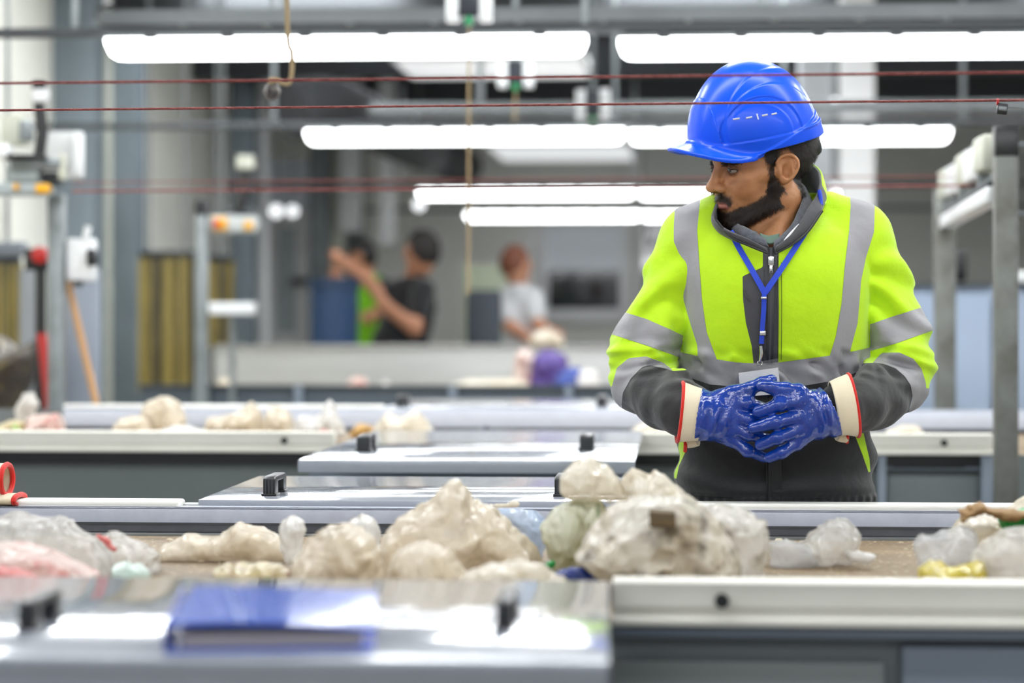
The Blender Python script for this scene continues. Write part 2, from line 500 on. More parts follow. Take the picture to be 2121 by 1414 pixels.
# steel columns standing along the left wall
def column(px0, px1, Y, m, label):
    a, b = WY(px0, 500, Y), WY(px1, 500, Y)
    mb = MB(); t = .025
    mb.box((a.x, Y, 0), (b.x, Y + t, RZ)); mb.box((a.x, Y + .2, 0), (b.x, Y + .2 + t, RZ))
    c = (a.x + b.x) / 2; mb.box((c - t / 2, Y + t, 0), (c + t / 2, Y + .2, RZ))
    o = mb.build('steel_column', m, bevel=.003); o['kind'] = 'structure'; return o
column(88, 198, 13.2, M['column'], '')
column(230, 285, 14.6, M['column'], '')
column(476, 522, 17.6, M['column'], '')
column(640, 676, 19.5, M['panel'], '')
column(716, 750, 21, M['panel'], '')
def vpipe(px, Y, r, m, label, z0=0.0, z1=RZ, cat='pipe', name='wall_pipe'):
    p = WY(px, 500, Y); o = recenter(MB().tube([(p.x, Y, z0), (p.x, Y, z1)], r, 16).build(name, m)); return tag(o, label, cat)
vpipe(216, 14.0, .035, M['pipe'], 'cream vertical pipe beside the blue grey column on the left wall')
vpipe(546, 18.0, .042, M['whitep'], 'pale vertical pipe left of the white glazed door')
vpipe(694, 19.8, .05, M['pipe'], 'pale vertical pipe behind the blue bin')
# ventilation duct going down on the right
p0, p1 = WY(1742, 470, 13.5), WY(1812, 0, 13.5)
o = MB().box((p0.x, 13.5, p0.z), (p1.x, 13.7, RZ)).build('ventilation_duct', M['whitep'], bevel=.01); recenter(o)
tag(o, 'white upright ventilation duct hanging behind the blue helmet', 'duct')
p0, p1 = WY(1655, 455, 14.2), WY(1724, 0, 14.2)
o = MB().box((p0.x, 14.2, p0.z), (p1.x, 14.35, RZ)).build('ventilation_duct', mat('pale_grey_duct', '#c2c6cb', .45), bevel=.01); recenter(o)
tag(o, 'pale grey upright duct left of the white duct, mostly behind the helmet', 'duct')
# ceiling beams and ducts
for Y, z0, z1 in ((10.0, 2.95, RZ), (14.0, 3.0, RZ), (17, 3.0, RZ), (20, 3.0, RZ)):
    o = MB().box((RX0, Y, z0), (RX1, Y + .18, z0 + .02)).box((RX0, Y + .08, z0 + .02), (RX1, Y + .1, z1)).build('trim_1', M['ceil_d'], bevel=.003); o['kind'] = 'structure'
# big round air duct under the ceiling on the left of the lamps
pth = [WY(600, 228, 13.0), WY(700, 225, 13.4), WY(860, 300, 16.5), WY(960, 345, 20)]
o = MB().tube([tuple(q) for q in catmull([tuple(p) for p in pth], 14)], .16, 20).build('air_duct', mat('black_air_duct', '#2c2e31', .9))
tag(recenter(o), 'dark round air duct bending under the ceiling behind the second lamp row', 'duct')
# glowing ceiling panels
for (x0, x1, y0, y1, lab) in ((808, 1216, 130, 163, 'bright white ceiling panel under the nearest tube lamps'),
                             (1002, 1310, 304, 334, 'bright white ceiling panel under the second row of tube lamps')):
    z = 2.79
    a, b = WZ(x0, y0, z), WZ(x1, y0, z); c = WZ((x0 + x1) / 2, y1, z)
    e = empty('ceiling_light_panel', ((a.x + b.x) / 2, (a.y + c.y) / 2, z), 0, lab, 'ceiling light')
    q = MB().box((a.x, a.y, z + .012), (b.x, c.y, z + .06)).build('frame', M['whitep'], e, bevel=.004); q.matrix_parent_inverse = Matrix.Translation(-e.location)
    for hx_ in (a.x + .1, b.x - .1): q = MB().box((hx_ - .006, (a.y + c.y) / 2 - .006, z + .05), (hx_ + .006, (a.y + c.y) / 2 + .006, RZ)).build('hanger_rod', M['galv'], e); q.matrix_parent_inverse = Matrix.Translation(-e.location)
    q = MB().box((a.x + .03, a.y + .03, z), (b.x - .03, c.y - .03, z + .013)).build('diffuser', M['panel_light'], e, smooth=False); q.matrix_parent_inverse = Matrix.Translation(-e.location)

for Y in (6.2, 9.3, 11.6, 14.2):                                   # unseen ceiling lights added above the frame to brighten the rear lines and walls
    for x in (-2.2, .2, 2.6):
        e = empty('ceiling_light_panel', (x, Y, RZ - .06), 0, 'added ceiling light out of view, brightening the rear lines and walls', 'ceiling light', 'added ceiling lights out of view')
        MB().box((-.62, -.32, .012), (.62, .32, .06)).build('frame', M['whitep'], e, bevel=.004); MB().box((-.59, -.29, 0), (.59, .29, .013)).build('diffuser', M['fill_panel_light'], e, smooth=False)
# ================================================================== tube lamps
def lamp_proto():
    e = empty('tube_lamp', (0, 0, 0)); L = 1.57 / 2
    mb = MB(); prof = [(-.052, .066), (-.05, .03), (-.036, .008), (-.018, 0), (.018, 0), (.036, .008), (.05, .03), (.052, .066)]
    n = len(prof)
    secs = []
    for x, s in ((-L, .35), (-L + .012, .80), (-L + .03, .97), (-L + .06, 1), (L - .06, 1), (L - .03, .97), (L - .012, .80), (L, .35)):
        secs.append([(x, y, .066 - (.066 - z) * s) for y, z in prof])
    v = [p for q in secs for p in q]; f = []
    for i in range(len(secs) - 1):
        for k in range(n): f.append((i * n + k, i * n + (k + 1) % n, (i + 1) * n + (k + 1) % n, (i + 1) * n + k))
    f += [tuple(range(n)), tuple(range((len(secs) - 1) * n, len(secs) * n))]
    mb.add(v, f); mb.build('diffuser', M['lamp'], e)
    MB().box((-L + .01, -.055, .066), (L - .01, .055, .078)).build('housing', M['galv'], e, bevel=.003)
    mb = None
    for k in range(6):
        x = -L + .15 + k * (2 * L - .3) / 5
        MB().box((x - .02, -.058, .060), (x + .02, .058, .084)).build('clip', M['dark'], e, bevel=.002)
    return e
def copy_tree(o, parent=None):
    c = o.copy(); COL.objects.link(c)
    if parent is not None: c.parent = parent
    for ch in o.children: copy_tree(ch, c)
    return c
LP = lamp_proto(); used = [0]
def lamp(px0, px1, py_bottom, Y, label, group='tube lamps over the sorting lines'):
    a = WY(px0, py_bottom, Y); b = WY(px1, py_bottom, Y)
    o = LP if not used[0] else copy_tree(LP); used[0] = 1
    o.location = ((a.x + b.x) / 2, Y, a.z); o.scale = ((b.x - a.x) / 1.57, 1, 1)
    tag(o, label, 'lamp', group); return o
rows = [(7.95, 123.5, [(225, 1215, 'long tube lamp at the top, left of the nearest lamp row'), (1282, 2272, 'long tube lamp above the blue helmet, right of the nearest row')]),
        (11.95, 299, [(635, 1293, 'left tube lamp of the second row'), (1304, 1968, 'right tube lamp of the second row, behind the helmet')]),
        (17.6, 411.5, [(867, 1313, 'left tube lamp of the third row'), (1324, 1770, 'right tube lamp of the third row, half behind the worker')]),
        (21.9, 456, [(965, 1325, 'left tube lamp of the farthest and lowest row'), (1330, 1690, 'right tube lamp of the farthest row, half behind the worker')])]
for Y, pb, ls in rows:
    for x0, x1, lab in ls: lamp(x0, x1, pb, Y, lab)
for x0, x1, lab in ((683, 1030, 'dim ceiling tube lamp behind the cable tray, left of the topmost pull switch'), (1045, 1440, 'dim ceiling tube lamp behind the cable tray, right of the topmost pull switch')):
    o = lamp(x0, x1, 50, 16.1, lab); z_ = o.location.z + .078; MB().box((-.4, -.01, .078), (-.38, .01, .078 + RZ - z_)).build('hanger_rod', M['galv'], o); MB().box((.38, -.01, .078), (.4, .01, .078 + RZ - z_)).build('hanger_rod', M['galv'], o)
zl = WY(1060, 123.5, 7.95).z
for Y, xs in ((4.15, (-2.4, -.75, .9, 2.55)), (2.35, (-2.2, -.55, 1.1, 2.75)), (.3, (-2.1, -.45, 1.2))):        # unseen, extra-bright rows above the frame; middle one added to brighten the near area
    for x in xs:
        o = copy_tree(LP); o.location = (x, Y, zl + .05); o.scale = (1, 1, 1)
        for ch in o.children:
            if ch.name.startswith('diffuser'): ch.material_slots[0].link = 'OBJECT'; ch.material_slots[0].material = M['lamp2']
        tag(o, 'unseen tube lamp above the frame, raised in strength to light the nearest line', 'lamp', 'tube lamps over the nearest line')
# rails and trays that carry the lamps
def lamp_rail(Y, z, lab):
    e = empty('lamp_rail', (0.6, Y, z), 0, lab, 'lamp rail')
    MB().box((-3.9, -.03, 0), (3.5, .03, .03)).build('channel', M['ceil_d'], e, bevel=.003)
    for x in (-2.6, -.9, .8, 2.5):
        MB().box((x - .01, -.01, .03), (x + .01, .01, RZ - z)).build('hanger_rod', M['galv'], e)
    return e
for (Y, pb, ls), nm in zip(rows, ('nearest', 'second', 'third', 'farthest')):
    lamp_rail(Y, WY(1060, pb, Y)  .z + .0845, f'dark steel rail carrying the {nm} row of tube lamps')
M['traym'] = mat('dull_tray_steel', '#6a6e70', .6, .3, var=.3, var_scale=6)
def cable_tray(Y, z, x0, x1, lab):
    e = empty('cable_tray', ((x0 + x1) / 2, Y, z), 0, lab, 'cable tray'); h = (x1 - x0) / 2
    for s in (-1, 1): MB().box((-h, s * .1 - .004, 0), (h, s * .1 + .004, .05)).build('side_rail', M['traym'], e, bevel=.001)
    n = int(h * 2 / .28)
    for i in range(n + 1): x = -h + i * 2 * h / n; MB().box((x - .01, -.1, .0), (x + .01, .1, .012)).build('rung', M['galv'], e, smooth=False)
    for k, (yy, r, c) in enumerate(((-.05, .013, 'dark'), (0, .016, 'galv'), (.05, .012, 'black'))):
        MB().tube([(-h, yy, .012 + r), (0, yy + .005, .012 + r), (h, yy, .012 + r)], r, 8).build('cable', M[c], e)
    for x in (-h * .8, -h * .25, h * .3, h * .8): MB().box((x - .008, -.108, .05), (x + .008, -.1, RZ - z)).box((x - .008, .1, .05), (x + .008, .108, RZ - z)).build('hanger', M['galv'], e)
    return e
cable_tray(8.3, WY(1000, 52, 8.3).z, WY(215, 50, 8.3).x, 4.1, 'steel cable tray running above the nearest tube lamps')
cable_tray(12.5, WY(1000, 236, 12.5).z, WY(770, 236, 12.5).x, 4.1, 'steel cable tray running above the second row of tube lamps')
# cable loop at the left end of the tray
cp = [WY(235, 8, 8.22), WY(212, 14, 8.22), WY(201, 33, 8.22), WY(214, 52, 8.22), WY(245, 57, 8.22), WY(330, 60, 8.22)]
o = MB().tube(catmull([tuple(p) for p in cp], 24), .010, 8).build('loop_cable', M['black']); tag(recenter(o), 'black cable looping at the left end of the upper cable tray', 'cable')
# hanging brackets with a pull rope
def bracket(px, y0, y1, wpx, Y, lab, rope_py, rlab):
    a = WY(px, y1, Y); wd = (WY(px + wpx / 2, y1, Y).x - a.x); top = WY(px, y0, Y).z
    e = empty('pull_switch', (a.x, Y, a.z), 0, lab, 'pull switch'); h = max(top - a.z, .06)
    for s in (-1, 1):
        MB().box((s * wd, -.03, 0), (s * wd * .45, .03, h)).build('side_plate', M['whitep'], e, bevel=.006)
    MB().box((-wd * .44, -.025, .015), (wd * .44, .025, h * 1.0)).build('switch_body', mat('navy_switch_body', '#20252e', .4), e, bevel=.006)
    MB().box((-.012, -.026, -.012), (.012, .005, .016)).build('green_ring', M['green'], e, bevel=.003)
    MB().box((-.01, -.008, h), (.01, .008, RZ - a.z)).build('hanger_rod', M['galv'], e)
    b = WY(px - 2, rope_py, Y)
    o = MB().tube([(a.x, Y, a.z - .012), (b.x, Y, b.z)], .0045, 6).build('pull_rope', M['rope']); tag(recenter(o), rlab, 'rope')
bracket(972, -8, 46, 95, 7.6, 'white and navy pull switch at the top edge, left of the picture centre line', 610, 'thin tan rope hanging straight down from the topmost pull switch')
bracket(1068, 126, 182, 74, 10.2, 'white and navy pull switch just below the nearest tube lamp', 250, 'thin short rope under the pull switch below the nearest lamp')
bracket(1228, 186, 248, 68, 11.4, 'white and dark pull switch above the second lamp row', 262, 'very short rope under the pull switch above the second lamp row')

# ================================================================== sorting lines
BUMP = [(0, .0), (.004, -.008), (.004, -.030), (.012, -.036), (.012, -.040), (.004, -.044), (.006, -.053), (.040, -.053), (.050, -.040), (.050, -.002), (.040, .002), (.010, .003)]
def bumper(par, X0, X1, Y, z, m, flip=False, screws=()):
    s = -1 if flip else 1
    pr = [(Y + s * a, z + b) for a, b in BUMP]
    o = MB().prism(pr, X0, X1).build('edge_bumper', m, par, bevel=.004)
    for x in screws:
        Mx = Matrix.Rotation(math.pi / 2, 4, 'X')
        MB().lathe([(.0085, -.002), (.0085, .012)], c=(x, Y + .004, z - .021), seg=16, M=Mx).build('screw_hole', M['black'], o)
    return o
def handle(par, c, L, h, w_):
    """bow handle, long side along y, resting at c"""
    x, y, z = c
    pr = [(y, z), (y, z + h * .88), (y + L * .10, z + h), (y + L * .90, z + h), (y + L, z + h * .88), (y + L, z), (y + L * .76, z), (y + L * .76, z + h * .70), (y + L * .30, z + h * .70), (y + L * .30, z)]
    o = MB().prism(pr, x - w_ / 2, x + w_ / 2).build('lid_handle', M['black'], par, bevel=.0022)
    MB().box((x - w_ * .62, y - .003, z), (x + w_ * .62, y + L * .33, z + .004)).build('foot_plate', M['black'], o, bevel=.001)
    MB().box((x - w_ * .62, y + L * .73, z), (x + w_ * .62, y + L + .003, z + .004)).build('foot_plate', M['black'], o, bevel=.001)
    mb = MB()
    for k in (-1, 0, 1): mb.box((x + k * w_ * .27 - w_ * .07, y - .0015, z + h * .12), (x + k * w_ * .27 + w_ * .07, y + .001, z + h * .86))
    mb.build('ribs', M['dark'], o)
    return o

# ---- line 1, nearest the camera
Z1 = WY(1700, 1207, 2.87).z
L1 = empty('sorting_conveyor', (0, 3.45, 0), 0, 'grey sorting conveyor nearest the camera with a brown belt full of plastic waste', 'conveyor')
def at1(o): o.matrix_parent_inverse = Matrix.Translation(-L1.location); return o
XL, XR = -3.2, 3.4
ZB = .957
at1(MB().box((XL, 2.937, ZB - .012), (XR, 4.06, ZB)).build('belt', M['belt'], L1, smooth=False))
xn = WY(1268, 1230, 2.86).x
bump_x = WY(1495, 1262, 2.87).x
b1 = at1(bumper(L1, xn, XR, 2.865, Z1, M['cream'], screws=(bump_x, bump_x + 1.1)))
at1(MB().box((xn, 2.885, Z1 - .068), (XR, 2.92, Z1 - .053)).build('bumper_rail', M['panel2'], L1, bevel=.002))
at1(MB().box((XL, 2.915, .0), (XR, 2.935, Z1 - .06)).build('side_panel', M['panel'], L1, smooth=False))
xd = WY(1868, 1380, 2.9).x
at1(MB().box((xd, 2.897, .0), (XR, 2.914, Z1 - .078)).build('access_panel', M['panel2'], L1, bevel=.002))
at1(MB().box((xn, 2.90, .05), (xd - .02, 2.914, WY(1500, 1368, 2.9).z)).build('access_panel', mat('lighter_side_panel', '#7e8484', .5, .1), L1, bevel=.002))
at1(MB().box((XL, 2.90, ZB + .003), (xn - .004, 2.935, Z1 - .008)).build('lid_rail', M['lip'], L1, bevel=.002))
# far rail
zf0, zf1 = WY(1500, 1057, 4.03).z, WY(1500, 1091, 4.03).z
at1(MB().box((XL, 4.03, zf1), (XR, 4.045, zf0)).box((XL, 4.03, zf0 - .004), (XR, 4.075, zf0)).build('far_rail', mat('chipped_lavender_paint', '#c8cede', .32, var=.25, var_scale=22, var_color='#8a8fa0', coat=.2), L1, bevel=.0015))
at1(MB().prism([(4.03, zf1 + .002), (4.028, zf1 - .002), (4.005, ZB + .006), (4.005, ZB + .001), (4.05, ZB + .001), (4.05, zf1)], XL, XR).build('rubber_skirt', M['rubber'], L1))
at1(MB().box((XL, 3.985, ZB), (XR, 4.006, ZB + .004)).build('wear_strip', M['galv'], L1))
at1(MB().box((XL, 4.05, 0), (XR, 4.07, zf0 - .006)).build('back_panel', M['panel'], L1, smooth=False))
for px0, px1 in ((None, 374), (1352, None)):
    x0 = XL if px0 is None else WY(px0, 1046, 4.06).x; x1 = XR if px1 is None else WY(px1, 1046, 4.06).x
    at1(MB().box((x0, 4.046, zf0 - .006), (x1, 4.105, zf0 + .010)).build('far_bumper', M['white'], L1, bevel=.006, seg=3))

def lid(name_lab, Y0, Y1, X0, X1, z, handles, lipf=True, rz=0.0, hh=.034, hl=.125, hw=.021):
    e = empty('chute_lid', (0, Y0, z), 0, name_lab, 'lid')
    pl = MB().prism([(0, 0), (Y1 - Y0, 0), (Y1 - Y0, -.004), (.006, -.004), (.006, -.024), (.018, -.024), (.018, -.027), (0, -.027)], X0, X1).build('plate', M['lid'], e, bevel=.0025)
    MB().box((X0 + .02, .02, -.02), (X1 - .02, Y1 - Y0 - .02, -.005)).build('inner_frame', M['lip'], e, smooth=False)
    for px, py in handles:
        p = WZ(px, py, z); handle(e, (p.x, p.y - Y0, 0), hl, hh, hw)
    return e
zl1 = zf0 + .006
xl0, xl1 = WZ(398, 1044, zl1).x, WY(1335, 1044, 4.08).x
lid('grey lid with two black handles on the far side of the nearest conveyor', 4.077, 4.077 + .60, xl0, xl1, zl1 + .004, ((557, 1027), (1161, 1028)))
# its gap post at the left front corner
o = MB().box((WY(379, 1050, 4.1).x, 4.08, zf0 - .02), (xl0 + .05, 4.13, zf0 + .001)).build('hinge_block', M['galv'])
o.parent = L1; at1(o)
# near lid, slightly skewed
zn = WZ(1000, 1216, Z1).z
pA, pB = WZ(1258, 1216, Z1 + .001), WZ(1262, 1368, Z1 + .001)
Yn0, Yn1 = pB.y, 2.868
NL = empty('chute_lid', (0, Yn0, Z1 + .001), 0, 'glossy grey lid at the bottom edge carrying the blue binder', 'lid')
pb = MB().prism([(0, 0), (Yn1 - Yn0, 0), (Yn1 - Yn0, -.004), (.006, -.004), (.006, -.05), (.018, -.05), (.018, -.054), (0, -.054), (0, -.016), (-.006, -.014), (-.006, -.002)], -2.6, pB.x).build('plate', M['lid'], NL, bevel=.003)
dx = pA.x - pB.x
for v in pb.data.vertices:
    if v.co.x > 0 or v.co.x > -2: v.co.x += dx * v.co.y / (Yn1 - Yn0)
MB().box((-2.5, .02, -.03), (pB.x - .03, Yn1 - Yn0 - .05, -.006)).build('inner_frame', M['lip'], NL, smooth=False)
for px, py in ((52, 1305), (1043, 1303)):
    p = WZ(px, py, Z1 + .001); handle(NL, (p.x, p.y - Yn0, 0), .115, .030, .016)
MB().box((-2.5, .03, -.9), (pB.x - .02, .05, -.03)).build('chute_front', M['panel'], NL, smooth=False)

# ---- line 2
Z2 = WY(1700, 899, 6.35).z
L2 = empty('sorting_conveyor', (0, 6.95, 0), 0, 'second grey sorting conveyor right behind the worker', 'conveyor')
def at2(o): o.parent = L2; o.matrix_parent_inverse = Matrix.Translation(-L2.location); return o
X2L, X2R = -3.3, 4.1
at2(MB().box((X2L, 6.425, ZB - .01), (X2R, 7.55, ZB)).build('belt', M['belt'], L2, smooth=False))
xa, xb = WY(692, 900, 6.35).x, WY(1306, 900, 6.35).x
xe = WY(2056, 900, 6.35).x
sc = [WY(590, 922, 6.35).x]; at2(bumper(L2, X2L, xa, 6.345, Z2, M['cream'], screws=sc))
at2(bumper(L2, xb, xe, 6.345, Z2, M['cream'], screws=[WY(1955, 930, 6.35).x]))
at2(MB().box((X2L, 6.40, .0), (X2R, 6.42, Z2 - .055)).build('side_panel', mat('greenish_side_panel', '#6c7373', .5, .1, var=.2, var_scale=3), L2, smooth=False))
at2(MB().box((X2L, 6.37, Z2 - .085), (xe, 6.40, Z2 - .055)).build('dark_rail', M['black'], L2, smooth=False))  # black strip running below the bumper
for px0, px1 in ((1818, 1836), (2032, 2056)):
    x0, x1 = WY(px0, 960, 6.36).x, WY(px1, 960, 6.36).x
    at2(MB().box((x0, 6.355, 0), (x1, 6.40, Z2 - .055)).build('leg', M['panel2'], L2, bevel=.003))
x0, x1 = WY(1836, 960, 6.38).x, WY(2032, 960, 6.38).x
at2(MB().box((x0, 6.375, WY(1900, 972, 6.38).z - .0), (x1, 6.395, WY(1900, 952, 6.38).z)).build('slot', M['panel2'], L2))
at2(MB().box((WY(1850, 0, 6.37).x, 6.372, WY(1900, 969, 6.37).z), (WY(1998, 0, 6.37).x, 6.376, WY(1900, 958, 6.37).z)).build('slot_opening', M['black'], L2))
at2(MB().box((x0, 6.378, 0), (x1, 6.40, WY(1900, 985, 6.38).z)).build('access_panel', M['panel'], L2, bevel=.002))
z20, z21 = WY(1500, 849, 7.5).z, WY(1500, 888, 7.5).z
xs2 = WY(130, 870, 7.5).x
at2(MB().box((xs2, 7.5, z21), (X2R, 7.53, z20)).box((xs2, 7.5, z20 - .004), (X2R, 7.57, z20)).build('far_rail', M['lav'], L2, bevel=.002))
at2(MB().box((xs2, 7.49, ZB + .001), (X2R, 7.53, z21)).build('rubber_skirt', M['rubber'], L2))
at2(MB().box((X2L, 7.53, 0), (X2R, 7.55, z20 - .006)).build('back_panel', M['panel'], L2, smooth=False))
x0, x1 = WY(130, 848, 7.53).x, WY(792, 848, 7.53).x
at2(MB().box((x0, 7.53, z20), (x1, 7.60, z20 + .010)).build('far_bumper', M['white'], L2, bevel=.005))
# near lid of line 2
zz = WZ(900, 909, Z2 + .004).z
f0, f1 = WZ(617, 952, Z2 + .004), WZ(1316, 952, Z2 + .004); bk = WZ(900, 909, Z2 + .004)
lid('grey lid with two black handles on the near side of the second conveyor', f0.y, 6.42, f0.x, f1.x, Z2 + .004, ((752, 935), (1214, 933)), hh=.036, hl=.125, hw=.03)
LID2 = bpy.data.objects['chute_lid.002']; mb = qbox(MB(), 640, 975, 1316, 1100, 5.75, .02).build('chute_front', M['panel2'], LID2, smooth=False); mb.matrix_parent_inverse = Matrix.Translation(-LID2.location)
# far lid of line 2
f0 = WY(795, 849, 7.58)
lid('pale lid with two black handles on the far side of the second conveyor', 7.575, 8.35, f0.x, WY(1330, 845, 7.58).x, z20 + .002, ((830, 843), (1246, 843)), hh=.036, hl=.13, hw=.03)

# ---- line 3
L3 = empty('sorting_conveyor', (0, 11.8, 0), 0, 'far grey sorting conveyor with a tall steel backboard in front of the distant workers', 'conveyor')
def at3(o): o.parent = L3; o.matrix_parent_inverse = Matrix.Translation(-L3.location); return o
x0, x1 = WY(290, 800, 11).x, 4.0
zt = WY(700, 797, 11).z; zt3 = zt - .06
at3(MB().box((x0, 11.0, .0), (x1, 11.04, zt)).build('side_panel', mat('dark_slate_panel', '#4a535b', .5, .1), L3, smooth=False))
at3(MB().box((x0, 10.98, zt - .015), (x1, 11.06, zt)).build('edge_rail', M['dark'], L3, bevel=.003))
at3(MB().box((x0, 11.04, zt - .07), (x1, 12.5, zt - .06)).build('belt', M['belt'], L3, smooth=False))
xa = WY(445, 740, 12.5).x
at3(MB().box((xa, 12.5, .2), (x1, 12.53, WY(700, 716, 12.5).z)).box((xa, 12.48, WY(700, 716, 12.5).z - .01), (x1, 12.56, WY(700, 716, 12.5).z + .005)).build('backboard', M['steel'], L3, bevel=.003))
for px in (610, 930, 1170): at3(qbox(MB(), px, 800, px + 14, 1000, 10.95, .05).build('leg', M['panel2'], None, bevel=.003))

# ---- second window-side rail behind, and blue grey cabinets on the right
def cabinet(rect, Y, dep, lab, m):
    a, b = WY(rect[0], rect[3], Y), WY(rect[2], rect[1], Y)
    e = empty('machine_cabinet', ((a.x + b.x) / 2, Y, 0), 0, lab, 'cabinet'); hw = (b.x - a.x) / 2
    MB().box((-hw + .015, 0.012, 0), (hw - .015, dep, b.z)).build('body', m, e, bevel=.006)
    for s in (-1, 1): d = MB().box((s * .006, 0, .06), (s * (hw - .018), .012, b.z - .03)).build('door', m, e, bevel=.004); MB().box((s * .03, -.012, b.z * .55), (s * .045, 0, b.z * .55 + .1)).build('latch', M['dark'], d, bevel=.002)
    MB().box((-hw + .012, -.01, b.z), (hw - .012, dep + .01, b.z + .012)).build('top_plate', M['dark'], e, bevel=.003)
    return e
cabinet((1872, 592, 2062, 850), 10.4, .5, 'blue grey machine cabinet between the two steel posts on the right', mat('cabinet_blue_grey', '#8e9cb0', .45, var=.1, var_scale=3))
cabinet((2070, 592, 2290, 850), 10.4, .5, 'blue grey machine cabinet at the right edge behind the nearer post', mat('cabinet_blue_grey_b', '#8793a6', .45, var=.1, var_scale=3))
thing_box('control_box', (1846, 618, 1868, 1302), 10.2, .12, M['dark'], 'dark control pillar beside the blue grey cabinet', 'box')
thing_box('paper_bin', (1846, 566, 1870, 617), 10.2, .11, M['whitep'], 'small white box on top of the dark control pillar', 'box')
thing_box('paper_bin', (2098, 562, 2150, 584), 10.55, .2, M['whitep'], 'small white box on the cabinet at the right edge', 'box')
thing_box('office_chair_back', (1974, 516, 2004, 584), 10.6, .07, M['black'], 'black upright chair back seen over the cabinet top', 'chair back', bevel=.02)
# ================================================================== the worker in the hi-vis jacket
MD = 4.35
MX0 = (1600 - CX) / F * MD
p_ = WD(1600, HY, MD)
MAN = empty('person', (p_.x, p_.y, 0), YAW, 'worker in a blue helmet and lime hi-vis jacket with folded blue gloved hands', 'person')
def L(px, py, y):
    d = MD + y
    return np.array([(px - CX) / F * d - MX0, y, CAMZ + (HY - py) / F * d])
def topx(V):
    d = MD + V[:, 1]
    return (V[:, 0] + MX0) / d * F + CX, HY - (V[:, 2] - CAMZ) / d * F
PXM = F / MD

def cloth(name, color, color2, rough=0.75, sheen=0.25, weave=900.0, bump=0.30, var=0.35, vs=14.0):
    m = mat(name, color, rough, var=var, var_scale=vs, var_color=color2, sheen=sheen, spec=0.25)
    g = NT(m); b = g.n['Principled BSDF']; tc = g.new('ShaderNodeTexCoord')
    n1 = g.new('ShaderNodeTexNoise', i_Scale=weave, i_Detail=1.0); n2 = g.new('ShaderNodeTexNoise', i_Scale=26.0, i_Detail=3.0)
    g.link(tc.outputs['Object'], n1.inputs['Vector']); g.link(tc.outputs['Object'], n2.inputs['Vector'])
    ad = g.new('ShaderNodeMath', operation='MULTIPLY_ADD'); ad.inputs[1].default_value = 0.12
    g.link(n1.outputs['Fac'], ad.inputs[0]); g.link(n2.outputs['Fac'], ad.inputs[2])
    bp = g.new('ShaderNodeBump'); bp.inputs['Strength'].default_value = bump; bp.inputs['Distance'].default_value = 0.012
    g.link(ad.outputs[0], bp.inputs['Height']); g.link(bp.outputs['Normal'], b.inputs['Normal'])
    return m
M['lime'] = cloth('lime_softshell', '#bde818', '#addb08', var=0.5)
M['tape'] = cloth('grey_reflective_tape', '#98979a', '#8a898d', rough=0.5, sheen=0.1, bump=0.25)
M['soft'] = cloth('charcoal_softshell', '#303031', '#272728', rough=0.7)
M['pocket'] = cloth('dark_grey_pocket_cloth', '#4b4b4e', '#434346')
M['heather'] = cloth('heather_grey_knit', '#5d6067', '#43464d', weave=500, var=0.9, vs=160)
M['denim'] = cloth('grey_denim', '#5a5c62', '#46484e', vs=60)
M['stitch'] = mat('dark_seam', '#3a3f10', 0.8)
M['zip'] = mat('black_zip', '#1c1c1e', 0.4)
M['chrome'] = mat('chrome', '#c8c8c8', 0.2, 1.0)
M['blue_strap'] = mat('blue_lanyard', '#1440c8', 0.55, bump=0.3, bump_scale=900)

# ---- jacket body and sleeves as one distance field, cut into its panels afterwards
SL = [(425, 1530, 1668, -.03, .09), (445, 1486, 1712, -.06, .10), (470, 1436, 1765, -.085, .112), (500, 1412, 1795, -.108, .12), (560, 1402, 1803, -.133, .128), (640, 1406, 1800, -.146, .132),
      (720, 1410, 1797, -.146, .124), (765, 1412, 1797, -.138, .115), (800, 1410, 1799, -.134, .114), (860, 1405, 1802, -.138, .116), (940, 1400, 1805, -.144, .12), (1000, 1402, 1806, -.146, .122), (1060, 1406, 1805, -.142, .12)]
_z = np.array([L(0, s[0], 0)[2] for s in SL])[::-1]
_cx = np.array([(L(s[1], 0, 0)[0] + L(s[2], 0, 0)[0]) / 2 for s in SL])[::-1]; _hw = np.array([(L(s[2], 0, 0)[0] - L(s[1], 0, 0)[0]) / 2 for s in SL])[::-1]
_cy = np.array([(s[3] + s[4]) / 2 for s in SL])[::-1]; _hd = np.array([(s[4] - s[3]) / 2 for s in SL])[::-1]
_t = catmull(np.stack([_z, _cx, _hw, _cy, _hd], 1), 90); _z, _cx, _hw, _cy, _hd = _t.T
EXP = 2.35
def torso_sd(g):
    z = np.broadcast_to(g.z, (1, 1, g.n[2])).ravel() if not isinstance(g.z, np.ndarray) or g.z.shape[0] == 1 else None
    cx, hw, cy, hd = (np.interp(z, _z, a).astype(np.float32)[None, None, :] for a in (_cx, _hw, _cy, _hd))
    u, v = np.abs(g.x - cx) / hw, np.abs(g.y - cy) / hd
    r = (u ** EXP + v ** EXP) ** (1 / EXP)
    d = (r - 1) * np.minimum(hw, hd) * 0.9
    return np.maximum(d, (g.z - np.float32(_z[-1])) * 1.0)
def front_y(px, py, lift=0.0):
    """depth of the jacket front under a pixel"""
    y = -.13
    for _ in range(4):
        p = L(px, py, y)
        cx, hw, cy, hd = (np.interp(p[2], _z, a) for a in (_cx, _hw, _cy, _hd))
        u = min(abs(p[0] - cx) / hw, .98)
        y = cy - hd * (1 - u ** EXP) ** (1 / EXP)
    return y - lift
def FP(px, py, lift=0.0): return L(px, py, front_y(px, py, lift))

